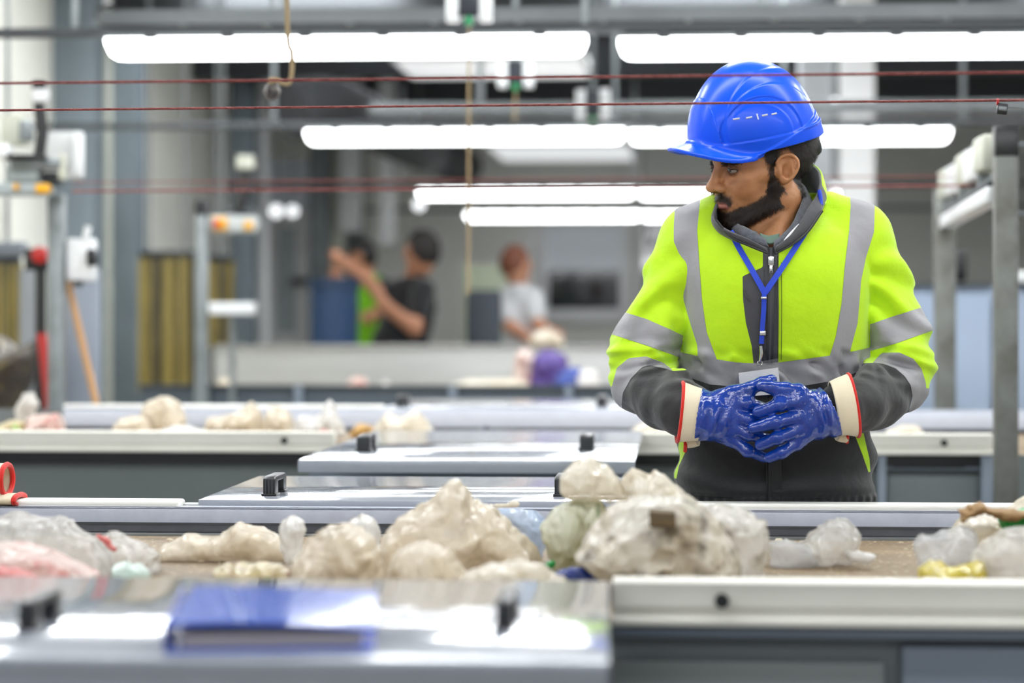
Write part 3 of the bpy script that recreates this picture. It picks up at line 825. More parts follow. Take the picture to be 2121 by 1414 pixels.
ARML = [(1446, 506, .005, .060), (1402, 585, -.002, .061), (1367, 655, -.015, .057), (1342, 710, -.03, .057), (1329, 755, -.045, .058), (1333, 795, -.065, .055), (1376, 826, -.13, .052), (1415, 846, -.195, .046), (1446, 852, -.225, .042)]
ARMR = [(1768, 497, .005, .060), (1811, 575, -.002, .061), (1842, 655, -.015, .059), (1859, 710, -.03, .058), (1865, 750, -.045, .057), (1857, 792, -.065, .055), (1813, 822, -.13, .052), (1774, 840, -.195, .047), (1748, 846, -.225, .043)]
def arm_pts(A): return [L(a[0], a[1], a[2]) for a in A], [a[3] for a in A]
g = Grid((-.345, -.29, .965), (.345, .165, 1.545), .0036)
dT = torso_sd(g)
ya, yb = L(1535, 436, .03), L(1660, 430, .03)
sh = smin(sd_cone(g, ya, L(1436, 494, .01), .048, .058), sd_cone(g, yb, L(1779, 487, .01), .048, .058), .02)
dT = smin(dT, sh, .035)
PL, RL = arm_pts(ARML); PR, RR = arm_pts(ARMR)
dL, dR = chain(g, PL, RL, .012), chain(g, PR, RR, .012)
# folds
X, Y_, Z = np.broadcast_arrays(g.x, g.y, g.z)
elb = np.exp(-(((Z - PL[4][2]) / .075) ** 2))
zz_ = Z
def folds(Px, side, amp):
    # ridges that fan out from the inner elbow
    e = L(1400 if side < 0 else 1803, 755, -.10)
    dx, dz, dy = (X - e[0]) * side, Z - e[2], Y_ - e[1]
    r = np.sqrt(dx ** 2 + dz ** 2 + dy ** 2)
    ang = np.arctan2(dz + .6 * dy, np.maximum(np.abs(dx), 1e-4))
    n = noise(X, Y_, Z, 16, 2) * 1.1
    return amp * np.exp(-((r - .05) / .05) ** 2) * np.cos(ang * 7.0 + n * 2.2) * sstep(.015, .05, r)
arm_noise = .0030 * noise(X * 1.0, Y_, Z * .6, 22, 5) + .0018 * noise(X, Y_, Z, 48, 9)
dia = .0060 * np.sin((Z * 84 + np.abs(X) * 52) + 3.2 * noise(X, Y_, Z, 11, 4)) * sstep(1.50, 1.36, Z) * sstep(1.17, 1.27, Z)
ezz = L(0, 742, -.06)[2]; ef = .0030 * np.exp(-((Z - ezz) / .028) ** 2) * np.sin(Z * 290 + np.abs(X) * 60 + 3 * noise(X, Y_, Z, 14, 21))
dia = dia + ef
dL = dL + folds(X, -1, .0055) + arm_noise + dia
dR = dR + folds(X, 1, .0055) + arm_noise + dia
zb0, zb1 = L(0, 800, -.13)[2], L(0, 742, -.13)[2]
band = sstep(zb0 - .025, zb0, Z) * sstep(zb1 + .025, zb1, Z)
dT = dT + .0024 * noise(X, Y_, Z * .5, 14, 6) + band * (.0075 * noise(X * .8 + .5 * Z, Y_, Z * 1.0, 52, 8) + .0060 * np.sin(X * 110 + Z * 130 + 4 * noise(X, Y_, Z, 15, 3)) * noise(X, Y_, Z, 20, 12))
hemz = L(0, 1026, -.14)[2]
dT = dT - .0025 * np.exp(-((Z - hemz) / .004) ** 2) * -1
dT = dT + .0014 * sstep(hemz, hemz - .006, Z) * np.sin(X * 420)
# soft droop folds over the lower front panel
dT = dT +   .0042 * np.sin(Z * 78 + X * X * 60 * np.sign(X) + 2 * noise(X, Y_, Z, 8, 14)) * sstep(zb0, zb0 - .05, Z)
zcut = L(0, 1046, -.14)[2]
dT = np.maximum(dT, zcut - Z)
arms = np.minimum(dL, dR)
kk = .004 + .022 * sstep(1.40, 1.47, np.broadcast_to(Z, dT.shape)).astype(np.float32)
d = smin(dT, arms, kk)
# neck hole
nk = L(1598, 440, .03)
hole = sd_cone(g, (nk[0], nk[1], 1.60), (nk[0], nk[1] - .005, nk[2] - .02), .066, .058)
d = smax(d, -hole, .012)
V, Q = nets(g, d)
V = lap(V, Q, 1, .4)
T = tris(Q)
def samp(f, V):
    q = np.clip((V - g.lo) / g.h, 0, np.array(f.shape) - 1.001); i = q.astype(int); t = q - i; r = 0
    for a in (0, 1):
        for b in (0, 1):
            for c in (0, 1):
                r = r + f[i[:, 0] + a, i[:, 1] + b, i[:, 2] + c] * (t[:, 0] if a else 1 - t[:, 0]) * (t[:, 1] if b else 1 - t[:, 1]) * (t[:, 2] if c else 1 - t[:, 2])
    return r
JN = [0]
def piece(V, T, name, m, par, lift=0.0):
    V2, T2 = compact(V, T)
    par_ = list(range(len(V2)))
    def find(a):
        while par_[a] != a: par_[a] = par_[par_[a]]; a = par_[a]
        return a
    for a, b, c in T2.tolist():
        ra, rb, rc = find(a), find(b), find(c); par_[rb] = ra; par_[rc] = ra
    root = np.array([find(i) for i in range(len(V2))]); u_, n_ = np.unique(root, return_counts=True)
    order = np.argsort(-n_); keep = [u_[i] for i in order if n_[i] > .004 * len(V2)]
    for k_, rt in enumerate(keep[1:] if name == 'sleeve' else []):       # the lime panel below the upper arm tape
        piece(V2, T2[root[T2[:, 0]] == rt], 'elbow_panel', m, par, lift)
    if name == 'sleeve': keep = keep[:1]
    V2, T2 = compact(V2, T2[np.isin(root[T2[:, 0]], keep)])
    if lift:
        V2 = V2 + vnormals(V2, T2) * lift
    o = link_mesh(name, to_mesh(name, V2, T2), m, par, smooth=False); o.data.shade_smooth(); return o
def cut_poly(V, T, polys, front=None):
    px, py = topx(V); s = np.full(len(V), 1e3)
    for P in polys: s = np.minimum(s, poly_sd(px, py, P))
    if front is not None: s = np.maximum(s, front(V))
    return clip(V, T, s)
# sleeves off the torso
sL = samp(dL, V) - samp(dT, V)
V, TL, T0 = clip(V, T, np.where(V[:, 0] < 0, sL, 1.0))
sR = samp(dR, V) - samp(dT, V)
V, TR, TT = clip(V, T0, np.where(V[:, 0] > 0, sR, 1.0))
STRAPL = [(1380, 470), (1396, 469), (1448, 432), (1455, 380), (1470, 380), (1448, 435), (1444, 476), (1448, 539), (1454, 620), (1464, 688), (1486, 748), (1447, 748), (1444, 712), (1430, 669), (1416, 620), (1412, 572), (1396, 498)]
STRAPL = [(1396, 469), (1400, 400), (1452, 400), (1448, 435), (1444, 476), (1448, 539), (1454, 620), (1464, 688), (1486, 748), (1447, 748), (1444, 712), (1430, 669), (1416, 620), (1412, 572), (1396, 498)]
STRAPR = [(1762, 426), (1760, 390), (1812, 400), (1811, 455), (1810, 481), (1793, 534), (1783, 582), (1776, 669), (1757, 740), (1717, 742), (1731, 697), (1743, 630), (1750, 548), (1759, 476)]
WAIST = [(1380, 724), (1408, 729), (1466, 741), (1524, 750), (1572, 753), (1615, 750), (1721, 736), (1784, 724), (1830, 712), (1830, 752), (1800, 762), (1721, 789), (1649, 801), (1600, 803), (1529, 801), (1471, 796), (1406, 774), (1380, 766)]
LOWER = [(1380, 766), (1406, 774), (1471, 796), (1529, 801), (1600, 803), (1649, 801), (1721, 789), (1800, 762), (1830, 752), (1830, 1100), (1380, 1100)]
PIPEL = [(1440, 860), (1428, 905), (1421, 933), (1406, 965), (1401, 991), (1396, 991), (1398, 960), (1405, 925), (1412, 880)]
PIPER = [(1760, 870), (1786, 885), (1795, 925), (1801, 950), (1803, 978), (1799, 978), (1786, 940), (1771, 902)]
PLACK = [(1580, 500), (1590, 520), (1604, 520), (1613, 515), (1612, 600), (1612, 754), (1561, 754), (1557, 717), (1545, 669), (1539, 620), (1538, 572), (1580, 553)]
jk = None
fr = lambda V: V[:, 1] - .02
THROAT = [(1478, 430), (1484, 466), (1518, 498), (1551, 511), (1592, 526), (1608, 525), (1641, 505), (1672, 480), (1703, 439), (1708, 412), (1700, 370), (1600, 350), (1500, 380)]
V, _, TT = cut_poly(V, TT, [THROAT], lambda V: (V[:, 1] - .05) * 1e3)
VV, t_wa, TT = cut_poly(V, TT, [WAIST])
VV, t_pl, TT = cut_poly(VV, TT, [PLACK], lambda V: (V[:, 1] + .02) * 1e3)
VV, t_st1, TT = cut_poly(VV, TT, [STRAPL])
VV, t_st2, TT = cut_poly(VV, TT, [STRAPR])
VV, t_pipe, TT = cut_poly(VV, TT, [PIPEL], lambda V: (V[:, 1] + .02) * 1e3); VV, t_pipe2, TT = cut_poly(VV, TT, [PIPER], lambda V: (V[:, 1] + .02) * 1e3)
VV, t_lo, TT = cut_poly(VV, TT, [LOWER])
jk = piece(VV, TT, 'jacket', M['lime'], MAN)
piece(VV, t_wa, 'waist_tape', M['tape'], jk, .0006); piece(VV, t_st1, 'shoulder_tape', M['tape'], jk, .0006); piece(VV, t_st2, 'shoulder_tape', M['tape'], jk, .0006)
piece(VV, t_pl, 'chest_pocket_panel', M['pocket'], jk); piece(VV, t_lo, 'lower_panel', M['soft'], jk); piece(VV, t_pipe, 'side_piping', M['lime'], jk); piece(VV, t_pipe2, 'side_piping', M['lime'], jk)
def sleeve(V, T, tape1, tape2, dark):
    V, a, T = cut_poly(V, T, [tape1]); V, b, T = cut_poly(V, T, [tape2]); V, c, T = cut_poly(V, T, [dark])
    piece(V, T, 'sleeve', M['lime'], jk); piece(V, a, 'sleeve_tape', M['tape'], jk, .0006); piece(V, b, 'elbow_tape', M['tape'], jk, .0006); piece(V, c, 'forearm_panel', M['soft'], jk)
sleeve(V, TL, [(1270, 637), (1295, 647), (1340, 661), (1385, 681), (1440, 706), (1440, 752), (1411, 741), (1340, 716), (1276, 695), (1250, 686)],
       [(1240, 800), (1268, 800), (1278, 762), (1302, 742), (1338, 738), (1372, 750), (1395, 768), (1372, 762), (1346, 757), (1331, 760), (1307, 784), (1291, 813), (1287, 838), (1290, 870), (1240, 870)],
       [(1287, 838), (1291, 813), (1307, 784), (1331, 760), (1346, 757), (1372, 762), (1395, 768), (1500, 760), (1500, 960), (1290, 960)])
sleeve(V, TR, [(1760, 686), (1787, 677), (1850, 655), (1904, 638), (1950, 622), (1950, 678), (1926, 686), (1860, 710), (1798, 728), (1770, 738)],
       [(1808, 751), (1826, 731), (1863, 730), (1892, 743), (1908, 763), (1917, 792), (1918, 804), (1960, 804), (1930, 880), (1880, 880), (1884, 843), (1890, 820), (1886, 798), (1874, 780), (1855, 763), (1831, 754)],
       [(1808, 751), (1831, 754), (1855, 763), (1874, 780), (1886, 798), (1890, 820), (1884, 843), (1880, 960), (1700, 960), (1700, 755)])

# ---- thin strips that lie on the jacket front
def strip(name, pts, wpx, m, par, lift=.0015, thick=.0012, free=False, n=40):
    P = catmull(pts, n); mb = MB(); top, bot = [], []
    for i, p in enumerate(P):
        q = P[min(i + 1, len(P) - 1)] - P[max(i - 1, 0)]; q = q / (np.hypot(q[0], q[1]) + 1e-9); nx, ny = -q[1], q[0]
        for s in (-1, 1):
            x, y = p[0] + s * nx * wpx / 2, p[1] + s * ny * wpx / 2
            if free: a = L(x, y, p[2] - lift); b = L(x, y, p[2] - lift - thick)
            else: yy = front_y(x, y); a = L(x, y, yy - lift); b = L(x, y, yy - lift - thick)
            top.append(b); bot.append(a)
    k = len(P); v = top + bot; o = 2 * k; f = []
    for i in range(k - 1):
        a, b, c, d_ = 2 * i, 2 * i + 1, 2 * i + 3, 2 * i + 2
        f += [(a, b, c, d_), (o + a, o + d_, o + c, o + b), (a, d_, o + d_, o + a), (b, o + b, o + c, c)]
    f += [(0, o, o + 1, 1), (2 * k - 2, 2 * k - 1, o + 2 * k - 1, o + 2 * k - 2)]
    return mb.add(v, f).build(name, m, par)
strip('zip_tape', [(1597, 512), (1597, 600), (1596, 680), (1594, 752)], 13, M['zip'], jk, .0005, .002)
strip('zipper_teeth', [(1597, 512), (1597, 600), (1596, 680), (1594, 752)], 4, M['dark'], jk, .002, .0015)
strip('storm_flap', [(1606, 806), (1605, 900), (1604, 1000), (1604, 1038)], 26, M['soft'], jk, .0005, .003)
for x in (1589, 1600, 1618): strip('flap_seam', [(x, 806), (x - 1, 900), (x, 1036)], 1.8, M['zip'], jk, .0006, .0034)
strip('placket_seam', [(1611, 520), (1612, 640), (1611, 750)], 2, M['zip'], jk, .0005, .0012)
strip('placket_seam', [(1583, 556), (1583, 650), (1580, 750)], 1.6, M['zip'], jk, .0005, .0012)
strip('pocket_zip', [(1540, 600), (1546, 612), (1553, 622)], 4, M['zip'], jk, .0005, .002)
strip('yoke_seam', [(1402, 492), (1440, 478), (1478, 458)], 1.8, M['stitch'], jk, .0006, .0008)
strip('yoke_seam', [(1704, 432), (1740, 448), (1780, 462), (1805, 480)], 1.8, M['stitch'], jk, .0006, .0008)
strip('hem_seam', [(1410, 1024), (1480, 1029), (1560, 1032)], 1.8, M['zip'], jk, .0006, .001)
strip('hem_seam', [(1620, 1034), (1720, 1030), (1800, 1018)], 1.8, M['zip'], jk, .0006, .001)
strip('seam_stitch', [(1618, 520), (1619, 640), (1618, 745)], 1.2, M['stitch'], jk, .0004, .0006)
strip('seam_stitch', [(1395, 500), (1404, 560), (1408, 620), (1412, 690)], 1.6, M['stitch'], jk, .0012, .0008)
# zip puller
e_ = FP(1597, 545, .006)
MB().box((e_[0] - .005, e_[1] - .002, e_[2] - .004), (e_[0] + .005, e_[1] + .003, e_[2] + .012)).box((e_[0] - .003, e_[1] - .002, e_[2] - .020), (e_[0] + .003, e_[1] + .001, e_[2] - .003)).build('zip_puller', M['chrome'], jk, bevel=.001)

# ---- stand-up collar, open at the throat
def ribbon(name, pairs, m, par, thick=.004, n=60, rows=6, bulge=.0, m2=None):
    A = catmull([L(*p[0]) for p in pairs], n); B = catmull([L(*p[1]) for p in pairs], n)
    c = (A.mean(0) + B.mean(0)) / 2; V = []
    for i in range(n):
        for k in range(rows):
            t = k / (rows - 1); p = A[i] * (1 - t) + B[i] * t
            o = np.array([p[0] - c[0], p[1] - c[1], 0]); o /= np.linalg.norm(o) + 1e-9
            V.append(p + o * bulge * math.sin(math.pi * t) + o * .0015 * noise(np.array(p[0]), np.array(p[1]), np.array(p[2]), 40, 3))
    f = [(i * rows + k, i * rows + k + 1, (i + 1) * rows + k + 1, (i + 1) * rows + k) for i in range(n - 1) for k in range(rows - 1)]
    me = bpy.data.meshes.new(name); me.from_pydata([tuple(p) for p in V], [], f)
    o = link_mesh(name, me, m, par, smooth=False); me.shade_smooth()
    md = o.modifiers.new('solid', 'SOLIDIFY'); md.thickness = thick; md.offset = 0
    s = o.modifiers.new('sub', 'SUBSURF'); s.levels = s.render_levels = 1
    return o
COLLAR = [((1588, 515, -.132), (1592, 524, -.128)), ((1548, 493, -.128), (1551, 509, -.118)), ((1511, 478, -.118), (1518, 496, -.104)), ((1482, 459, -.098), (1490, 480, -.078)), ((1479, 441, -.06), (1484, 462, -.04)), ((1500, 402, .01), (1490, 440, .03)),
          ((1545, 372, .075), (1535, 420, .09)), ((1610, 350, .105), (1605, 405, .115)), ((1662, 336, .085), (1668, 402, .09)), ((1692, 350, .045), (1700, 402, .045)), ((1697, 372, .0), (1710, 412, .0)), ((1694, 398, -.045), (1705, 428, -.045)),
          ((1674, 430, -.09), (1701, 440, -.085)), ((1652, 468, -.115), (1672, 478, -.108)), ((1628, 494, -.128), (1641, 503, -.120)), ((1604, 513, -.134), (1606, 523, -.130))]
co = ribbon('collar', COLLAR, M['pocket'], jk, .006, bulge=.004)
OUT = [((1540, 371, .082), (1532, 424, .097)), ((1610, 348, .113), (1605, 408, .123)), ((1665, 334, .092), (1672, 406, .097)), ((1696, 349, .048), (1704, 406, .050)), ((1701, 372, .002), (1712, 416, .002)), ((1698, 396, -.035), (1708, 426, -.04))]
ribbon('collar_outside', OUT, M['lime'], jk, .004, bulge=.004)
mb = MB(); zpts = [L(1703, 437, -.092), L(1673, 480, -.115), L(1642, 505, -.127), L(1606, 525, -.137)]
mb.tube(catmull(zpts, 24), .0022, 8).build('collar_zip', M['zip'], jk)
mb = MB(); zpts = [L(1483, 455, -.104), L(1514, 490, -.118), L(1550, 508, -.130), L(1590, 524, -.138)]
mb.tube(catmull(zpts, 24), .0022, 8).build('collar_zip', M['zip'], jk)
# grey knit pullover and its collar, green shirt in the gap
HOOD = [((1586, 498, -.112), (1594, 512, -.122)), ((1566, 482, -.106), (1562, 504, -.112)), ((1545, 470, -.088), (1535, 490, -.092)), ((1530, 462, -.040), (1520, 480, -.05)), ((1530, 430, .02), (1520, 455, .02)), ((1600, 385, .082), (1600, 430, .088)), ((1655, 378, .055), (1672, 425, .06)), ((1664, 398, .0), (1684, 430, .0)), ((1655, 428, -.055), (1680, 455, -.055)),
        ((1640, 462, -.092), (1660, 480, -.095)), ((1620, 486, -.108), (1634, 502, -.112)), ((1603, 500, -.116), (1602, 514, -.124))]
ribbon('pullover_collar', HOOD, M['heather'], MAN, .006, bulge=.003)
gp = Grid((-.16, -.16, 1.36), (.16, .12, 1.56), .004)
dp = torso_sd(gp) + .020
dp = np.maximum(dp, sd_box(gp, (0, 0, 1.40), (.2, .2, .075)))
hz = L(1598, 452, .02); dp = np.maximum(dp, -sd_cone(gp, hz, L(1594, 500, -.10), .055, .012))
Vp, Qp = nets(gp, dp); o = link_mesh('pullover', to_mesh('pullover', Vp, Qp), M['heather'], MAN, smooth=False); o.data.shade_smooth()
SH = [((1572, 482, -.099), (1580, 500, -.106)), ((1592, 488, -.102), (1594, 506, -.110)), ((1615, 483, -.100), (1612, 502, -.107))]
ribbon('shirt', SH, mat('grey_green_shirt', '#5e7568', .8), MAN, .004, n=16)
LB = [((1656, 462, -.116), (1650, 466, -.118)), ((1640, 484, -.126), (1632, 486, -.127)), ((1626, 500, -.132), (1622, 501, -.133))]
ribbon('collar_label', LB, mat('white_label', '#d8d8da', .6), jk, .0015, n=12, rows=3)

# ---- lanyard and badge
LA = MAN
ly = strip('lanyard', [(1513, 478), (1530, 512), (1558, 560), (1584, 607)], 12, M['blue_strap'], MAN, .004, .0015)
strip('strap', [(1670, 478), (1640, 524), (1612, 566), (1584, 607)], 12, M['blue_strap'], ly, .0055, .0015)
strip('strap', [(1583, 604), (1582, 640), (1579, 680), (1577, 712)], 10, M['blue_strap'], ly, .005, .0025)
p = [L(1697, 395, -.052), L(1700, 410, -.062), L(1700, 425, -.068)]
MB().tube(p, .004, 8).build('neck_loop', M['blue_strap'], ly)
for (py, h) in ((617, 5), (690, 9)):
    a = FP(1580 if py > 650 else 1582, py, .009)
    MB().box((a[0] - .0052, a[1] - .001, a[2] - h / PXM / 2), (a[0] + .0052, a[1] + .005, a[2] + h / PXM / 2)).build('crimp', M['chrome'], ly, bevel=.001)
a = FP(1576, 716, .009); b = FP(1574, 748, .012)
mb = MB(); mb.tube([a, (a + b) / 2 + [.002, 0, 0], b], [.0028, .0035, .0022], 8)
mb.tube([b + [.004 * math.cos(t), 0, -.004 + .005 * math.sin(t)] for t in np.linspace(0, 6.28, 14)], .0013, 6)
mb.build('hook', M['chrome'], ly)
def card(name, P, m, par, lift, th):
    c = [L(x, y, front_y(x, y, lift) if False else -.152 - lift) for x, y in P]; c2 = [q + np.array([0, th, 0]) for q in c]
    n = len(P); return MB().add(c + c2, [tuple(range(n)), tuple(range(n, 2 * n))[::-1]] + [(i, (i + 1) % n, (i + 1) % n + n, i + n) for i in range(n)]).build(name, m, par, smooth=False)
def clear_mat(name, tint, a):
    m = bpy.data.materials.new(name); m.use_nodes = True; g2 = NT(m); g2.n.remove(g2.n['Principled BSDF'])
    t = g2.new('ShaderNodeBsdfTransparent'); t.inputs[0].default_value = lin(tint); q = g2.new('ShaderNodeBsdfGlossy'); q.inputs['Roughness'].default_value = .12
    mx = g2.new('ShaderNodeMixShader'); mx.inputs[0].default_value = a
    g2.link(t.outputs[0], mx.inputs[1]); g2.link(q.outputs[0], mx.inputs[2]); g2.link(mx.outputs[0], g2.n['Material Output'].inputs[0]); return m
bd = card('badge_card', [(1530, 772), (1612, 761), (1617, 815), (1534, 822)], mat('white_badge_paper', '#f0f0f2', .6), ly, .0005, .0008)
card('badge_sleeve', [(1522, 757), (1612, 742), (1619, 820), (1526, 826)], clear_mat('clear_badge_plastic', '#fcfcfc', .07), ly, .002, .0006)
# ================================================================== gloves
def glove_mat():
    m = mat('blue_nitrile', '#083ca4', 0.16, var=0.5, var_scale=18, var_color='#052a74', coat=0.5, spec=0.6, rough_var=.06)
    g2 = NT(m); b = g2.n['Principled BSDF']; tc = g2.new('ShaderNodeTexCoord')
    n1 = g2.new('ShaderNodeTexNoise', i_Scale=60.0, i_Detail=2.0); n2 = g2.new('ShaderNodeTexNoise', i_Scale=420.0, i_Detail=1.0)
    g2.link(tc.outputs['Object'], n1.inputs['Vector']); g2.link(tc.outputs['Object'], n2.inputs['Vector'])
    ad = g2.new('ShaderNodeMath', operation='MULTIPLY_ADD'); ad.inputs[1].default_value = .12
    g2.link(n2.outputs['Fac'], ad.inputs[0]); g2.link(n1.outputs['Fac'], ad.inputs[2])
    bp = g2.new('ShaderNodeBump'); bp.inputs['Strength'].default_value = .35; bp.inputs['Distance'].default_value = .006
    g2.link(ad.outputs[0], bp.inputs['Height']); g2.link(bp.outputs['Normal'], b.inputs['Normal']); g2.link(bp.outputs['Normal'], b.inputs['Coat Normal'])
    return m
M['glove'] = glove_mat()
M['canvas'] = cloth('cream_canvas', '#e6d9be', '#d8c9a8', weave=1300, bump=.2)
M['redtrim'] = cloth('red_binding', '#d8281e', '#c01c16', weave=1500)
def H(cx, cy, y): return L(1360 + cx / 4.418, 740 + cy / 4.418, y)
def glove(fingers, thumb, wrist, knuck, cuff, blue_edge, label):
    pts = np.array([p for f in fingers for p, _ in f] + [p for p, _ in thumb] + [p for p, _ in wrist])
    g = Grid(pts.min(0) - .045, pts.max(0) + .045, .0014)
    d = None
    w0 = wrist[-1]
    # palm: one metacarpal per finger
    for (k, r) in knuck:
        q = sd_cone(g, w0[0] * .62 + k * .38 + np.array([0, .0, 0]), k, .021, r); d = q if d is None else smin(d, q, .016)
    q = chain(g, [p for p, r in wrist], [r for p, r in wrist]); d = smin(d, q, .020)
    for f in fingers:
        q = None
        for i in range(len(f) - 1):
            c = sd_cone(g, f[i][0], f[i + 1][0], f[i][1], f[i + 1][1]); q = c if q is None else smin(q, c, .004)
        for p, r in f[1:-1]:
            q = smin(q, sd_ell(g, p, (r * 1.05,) * 3), .004)
        d = smin(d, q, .0045)
    q = chain(g, [p for p, r in thumb], [r for p, r in thumb], .006); d = smin(d, q, .014)
    X, Y, Z = g.x, g.y, g.z
    wp = wrist[-1][0]
    near = np.exp(-(((X - wp[0]) / .026) ** 2 + ((Z - wp[2]) / .06) ** 2))
    sgn = 1 if wrist[0][0][0] > wrist[-1][0][0] else -1
    d = d + near * .0022 * np.sin((X * 1.0 + .25 * (Z - wp[2]) * sgn) * 260 + 3.0 * noise(X, Y, Z, 26, 3)) + .0006 * noise(X, Y, Z, 55, 4) + .0004 * noise(X, Y, Z, 130, 5)
    # ragged dipped edge
    a, b = np.array(blue_edge[0]), np.array(blue_edge[1]); e = b - a; nrm = np.array([-e[2], 0, e[0]]); nrm /= np.linalg.norm(nrm); nrm *= -1 if nrm @ (knuck[1][0] - a) > 0 else 1
    bow = blue_edge[2]
    t = ((X - a[0]) * e[0] + (Z - a[2]) * e[2]) / (e @ e)
    ed = (X - a[0]) * nrm[0] + (Z - a[2]) * nrm[2] - bow * np.clip(4 * t * (1 - t), -1, 1) + .0012 * noise(X, Y, Z, 300, 6)
    d = np.maximum(d, ed)
    V, Q = nets(g, d)
    V = lap(V, Q, 1, .4)
    gl = link_mesh('glove', to_mesh('glove', V, Q), M['glove'], MAN, smooth=False); gl.data.shade_smooth()
    if label: gl['label'] = label
    # canvas cuff: rings from the wrist to the opening
    n = 40; rings = []
    for (c, up, rv, rd) in cuff:
        c = np.array(c); up = np.array(up); dep = np.array([0, 1.0, 0])
        rings.append([c + up * rv * math.cos(k * 2 * math.pi / n) + dep * rd * math.sin(k * 2 * math.pi / n) for k in range(n)])
    rows = [catmull([rings[j][k] for j in range(len(rings))], 14) for k in range(n)]
    v = [tuple(rows[k][i]) for i in range(14) for k in range(n)]
    f = [(i * n + k, i * n + (k + 1) % n, (i + 1) * n + (k + 1) % n, (i + 1) * n + k) for i in range(13) for k in range(n)]
    me = bpy.data.meshes.new('cuff'); me.from_pydata(v, [], f)
    o = link_mesh('cuff', me, M['canvas'], gl, smooth=False); me.shade_smooth()
    md = o.modifiers.new('solid', 'SOLIDIFY'); md.thickness = .002; md.offset = 0
    rim = [rows[k][13] for k in range(n)] + [rows[0][13], rows[1][13]]
    MB().tube(rim, .0034, 8, cap=False).build('cuff_binding', M['redtrim'], gl)
    return gl
def fing(pts, y, rs): 
    y = y if hasattr(y, '__len__') else [y] * len(pts)
    return [(H(p[0], p[1], yy), r * .92) for p, yy, r in zip(pts, y, rs)]
UPL = np.array([.10, 0, .995]); UPR = np.array([-.16, 0, .987])
yb = -.262
glove([fing([(680, 425), (830, 420), (985, 470)], [-.272, -.276, -.262], [.0128, .0122, .0108]),
       fing([(690, 525), (840, 570), (1010, 590)], [-.274, -.278, -.260], [.0130, .0124, .0108]),
       fing([(690, 640), (840, 700), (1010, 745)], [-.272, -.276, -.258], [.0126, .0120, .0104]),
       fing([(690, 755), (830, 850), (985, 912)], [-.266, -.268, -.254], [.0120, .0114, .0098])],
      fing([(560, 420), (690, 335), (850, 285), (960, 240), (1055, 205)], [-.258, -.268, -.270, -.266, -.258], [.019, .0160, .0125, .0118, .0100]),
      [(H(300, 520, -.235), .046), (H(420, 525, -.245), .044), (H(500, 540, -.255), .041)],
      [(H(680, 425, -.268), .0155), (H(690, 525, -.270), .0155), (H(690, 640, -.268), .0150), (H(690, 750, -.262), .0140)],
      [(H(400, 525, -.243), UPL, .0435, .040), (H(330, 515, -.235), UPL, .046, .046), (H(255, 505, -.222), UPL, .0495, .050), (H(215, 500, -.215), UPL, .051, .051)],
      (H(420, 290, -.26), H(345, 740, -.26), .004), None)
glove([fing([(1300, 405), (1130, 430), (930, 500)], [-.298, -.306, -.296], [.0130, .0122, .0112]),
       fing([(1290, 545), (1090, 590), (888, 645)], [-.300, -.308, -.298], [.0130, .0122, .0110]),
       fing([(1290, 665), (1110, 735), (950, 800)], [-.298, -.305, -.292], [.0124, .0116, .0104]),
       fing([(1275, 785), (1150, 865), (1030, 915)], [-.290, -.295, -.284], [.0118, .0112, .0098])],
      fing([(1400, 420), (1300, 320), (1180, 290), (1060, 275), (965, 262)], [-.275, -.290, -.298, -.300, -.296], [.019, .0155, .0128, .0120, .0102]),
      [(H(1720, 470, -.235), .046), (H(1600, 490, -.25), .045), (H(1510, 510, -.262), .041)],
      [(H(1300, 405, -.292), .0155), (H(1290, 545, -.294), .0155), (H(1290, 665, -.292), .0150), (H(1280, 780, -.284), .0140)],
      [(H(1620, 470, -.245), UPR, .046, .042), (H(1690, 450, -.236), UPR, .0485, .047), (H(1770, 440, -.222), UPR, .0525, .050), (H(1800, 438, -.215), UPR, .054, .051)],
      (H(1475, 235, -.26), H(1690, 680, -.26), .004), None)

for (P, R_, gi) in (((1446, 1425, 914), (1419, 921), 0), ((1734, 1752, 903), (1754, 903), 1)):
    par = [o for o in MAN.children if o.name.startswith('glove')][gi]
    a, b = L(P[0], P[2], -.215), L(P[1], P[2] + 3, -.205)
    MB().tube([a, (a + b) / 2, b], [.008, .0095, .0095], 10).build('cuff_flap', M['canvas'], par)
    c = L(R_[0], R_[1], -.205); MB().tube([c + [0, 0, .011], c + [.0, -.010, .0], c - [0, 0, .011]], .0032, 8).build('flap_binding', M['redtrim'], par)
# ================================================================== trousers
g = Grid((-.24, -.18, -.02), (.24, .18, 1.02), .008)
hp = sd_ell(g, (.0, -.005, .93), (.178, .125, .13))
lg = None
for s in (-1, 1):
    q = chain(g, [(s * .095, 0, .88), (s * .12, -.01, .5), (s * .13, .01, .09)], [.098, .068, .058]); lg = q if lg is None else np.minimum(lg, q)
d = smin(hp, lg, .03) + .003 * noise(g.x, g.y, g.z * .5, 18, 2)
d = np.maximum(d, .08 - np.broadcast_to(g.z, d.shape)); d = np.maximum(d, np.broadcast_to(g.z, d.shape) - 1.0)
V, Q = nets(g, d); o = link_mesh('trousers', to_mesh('trousers', V, Q), M['denim'], MAN, smooth=False); o.data.shade_smooth()
for s in (-1, 1):
    g = Grid((s * .13 - .08, -.24, -.01), (s * .13 + .08, .12, .17), .006)
    d = smin(sd_ell(g, (s * .13, -.09, .035), (.050, .13, .055)), sd_cone(g, (s * .13, .01, .05), (s * .13, .01, .13), .056, .058), .03)
    d = np.maximum(d, -np.broadcast_to(g.z, d.shape)); d = np.maximum(d, np.broadcast_to(g.z, d.shape) - .14)
    V, Q = nets(g, d); o = link_mesh('boot', to_mesh('boot', V, Q), M['black'], MAN, smooth=False); o.data.shade_smooth()

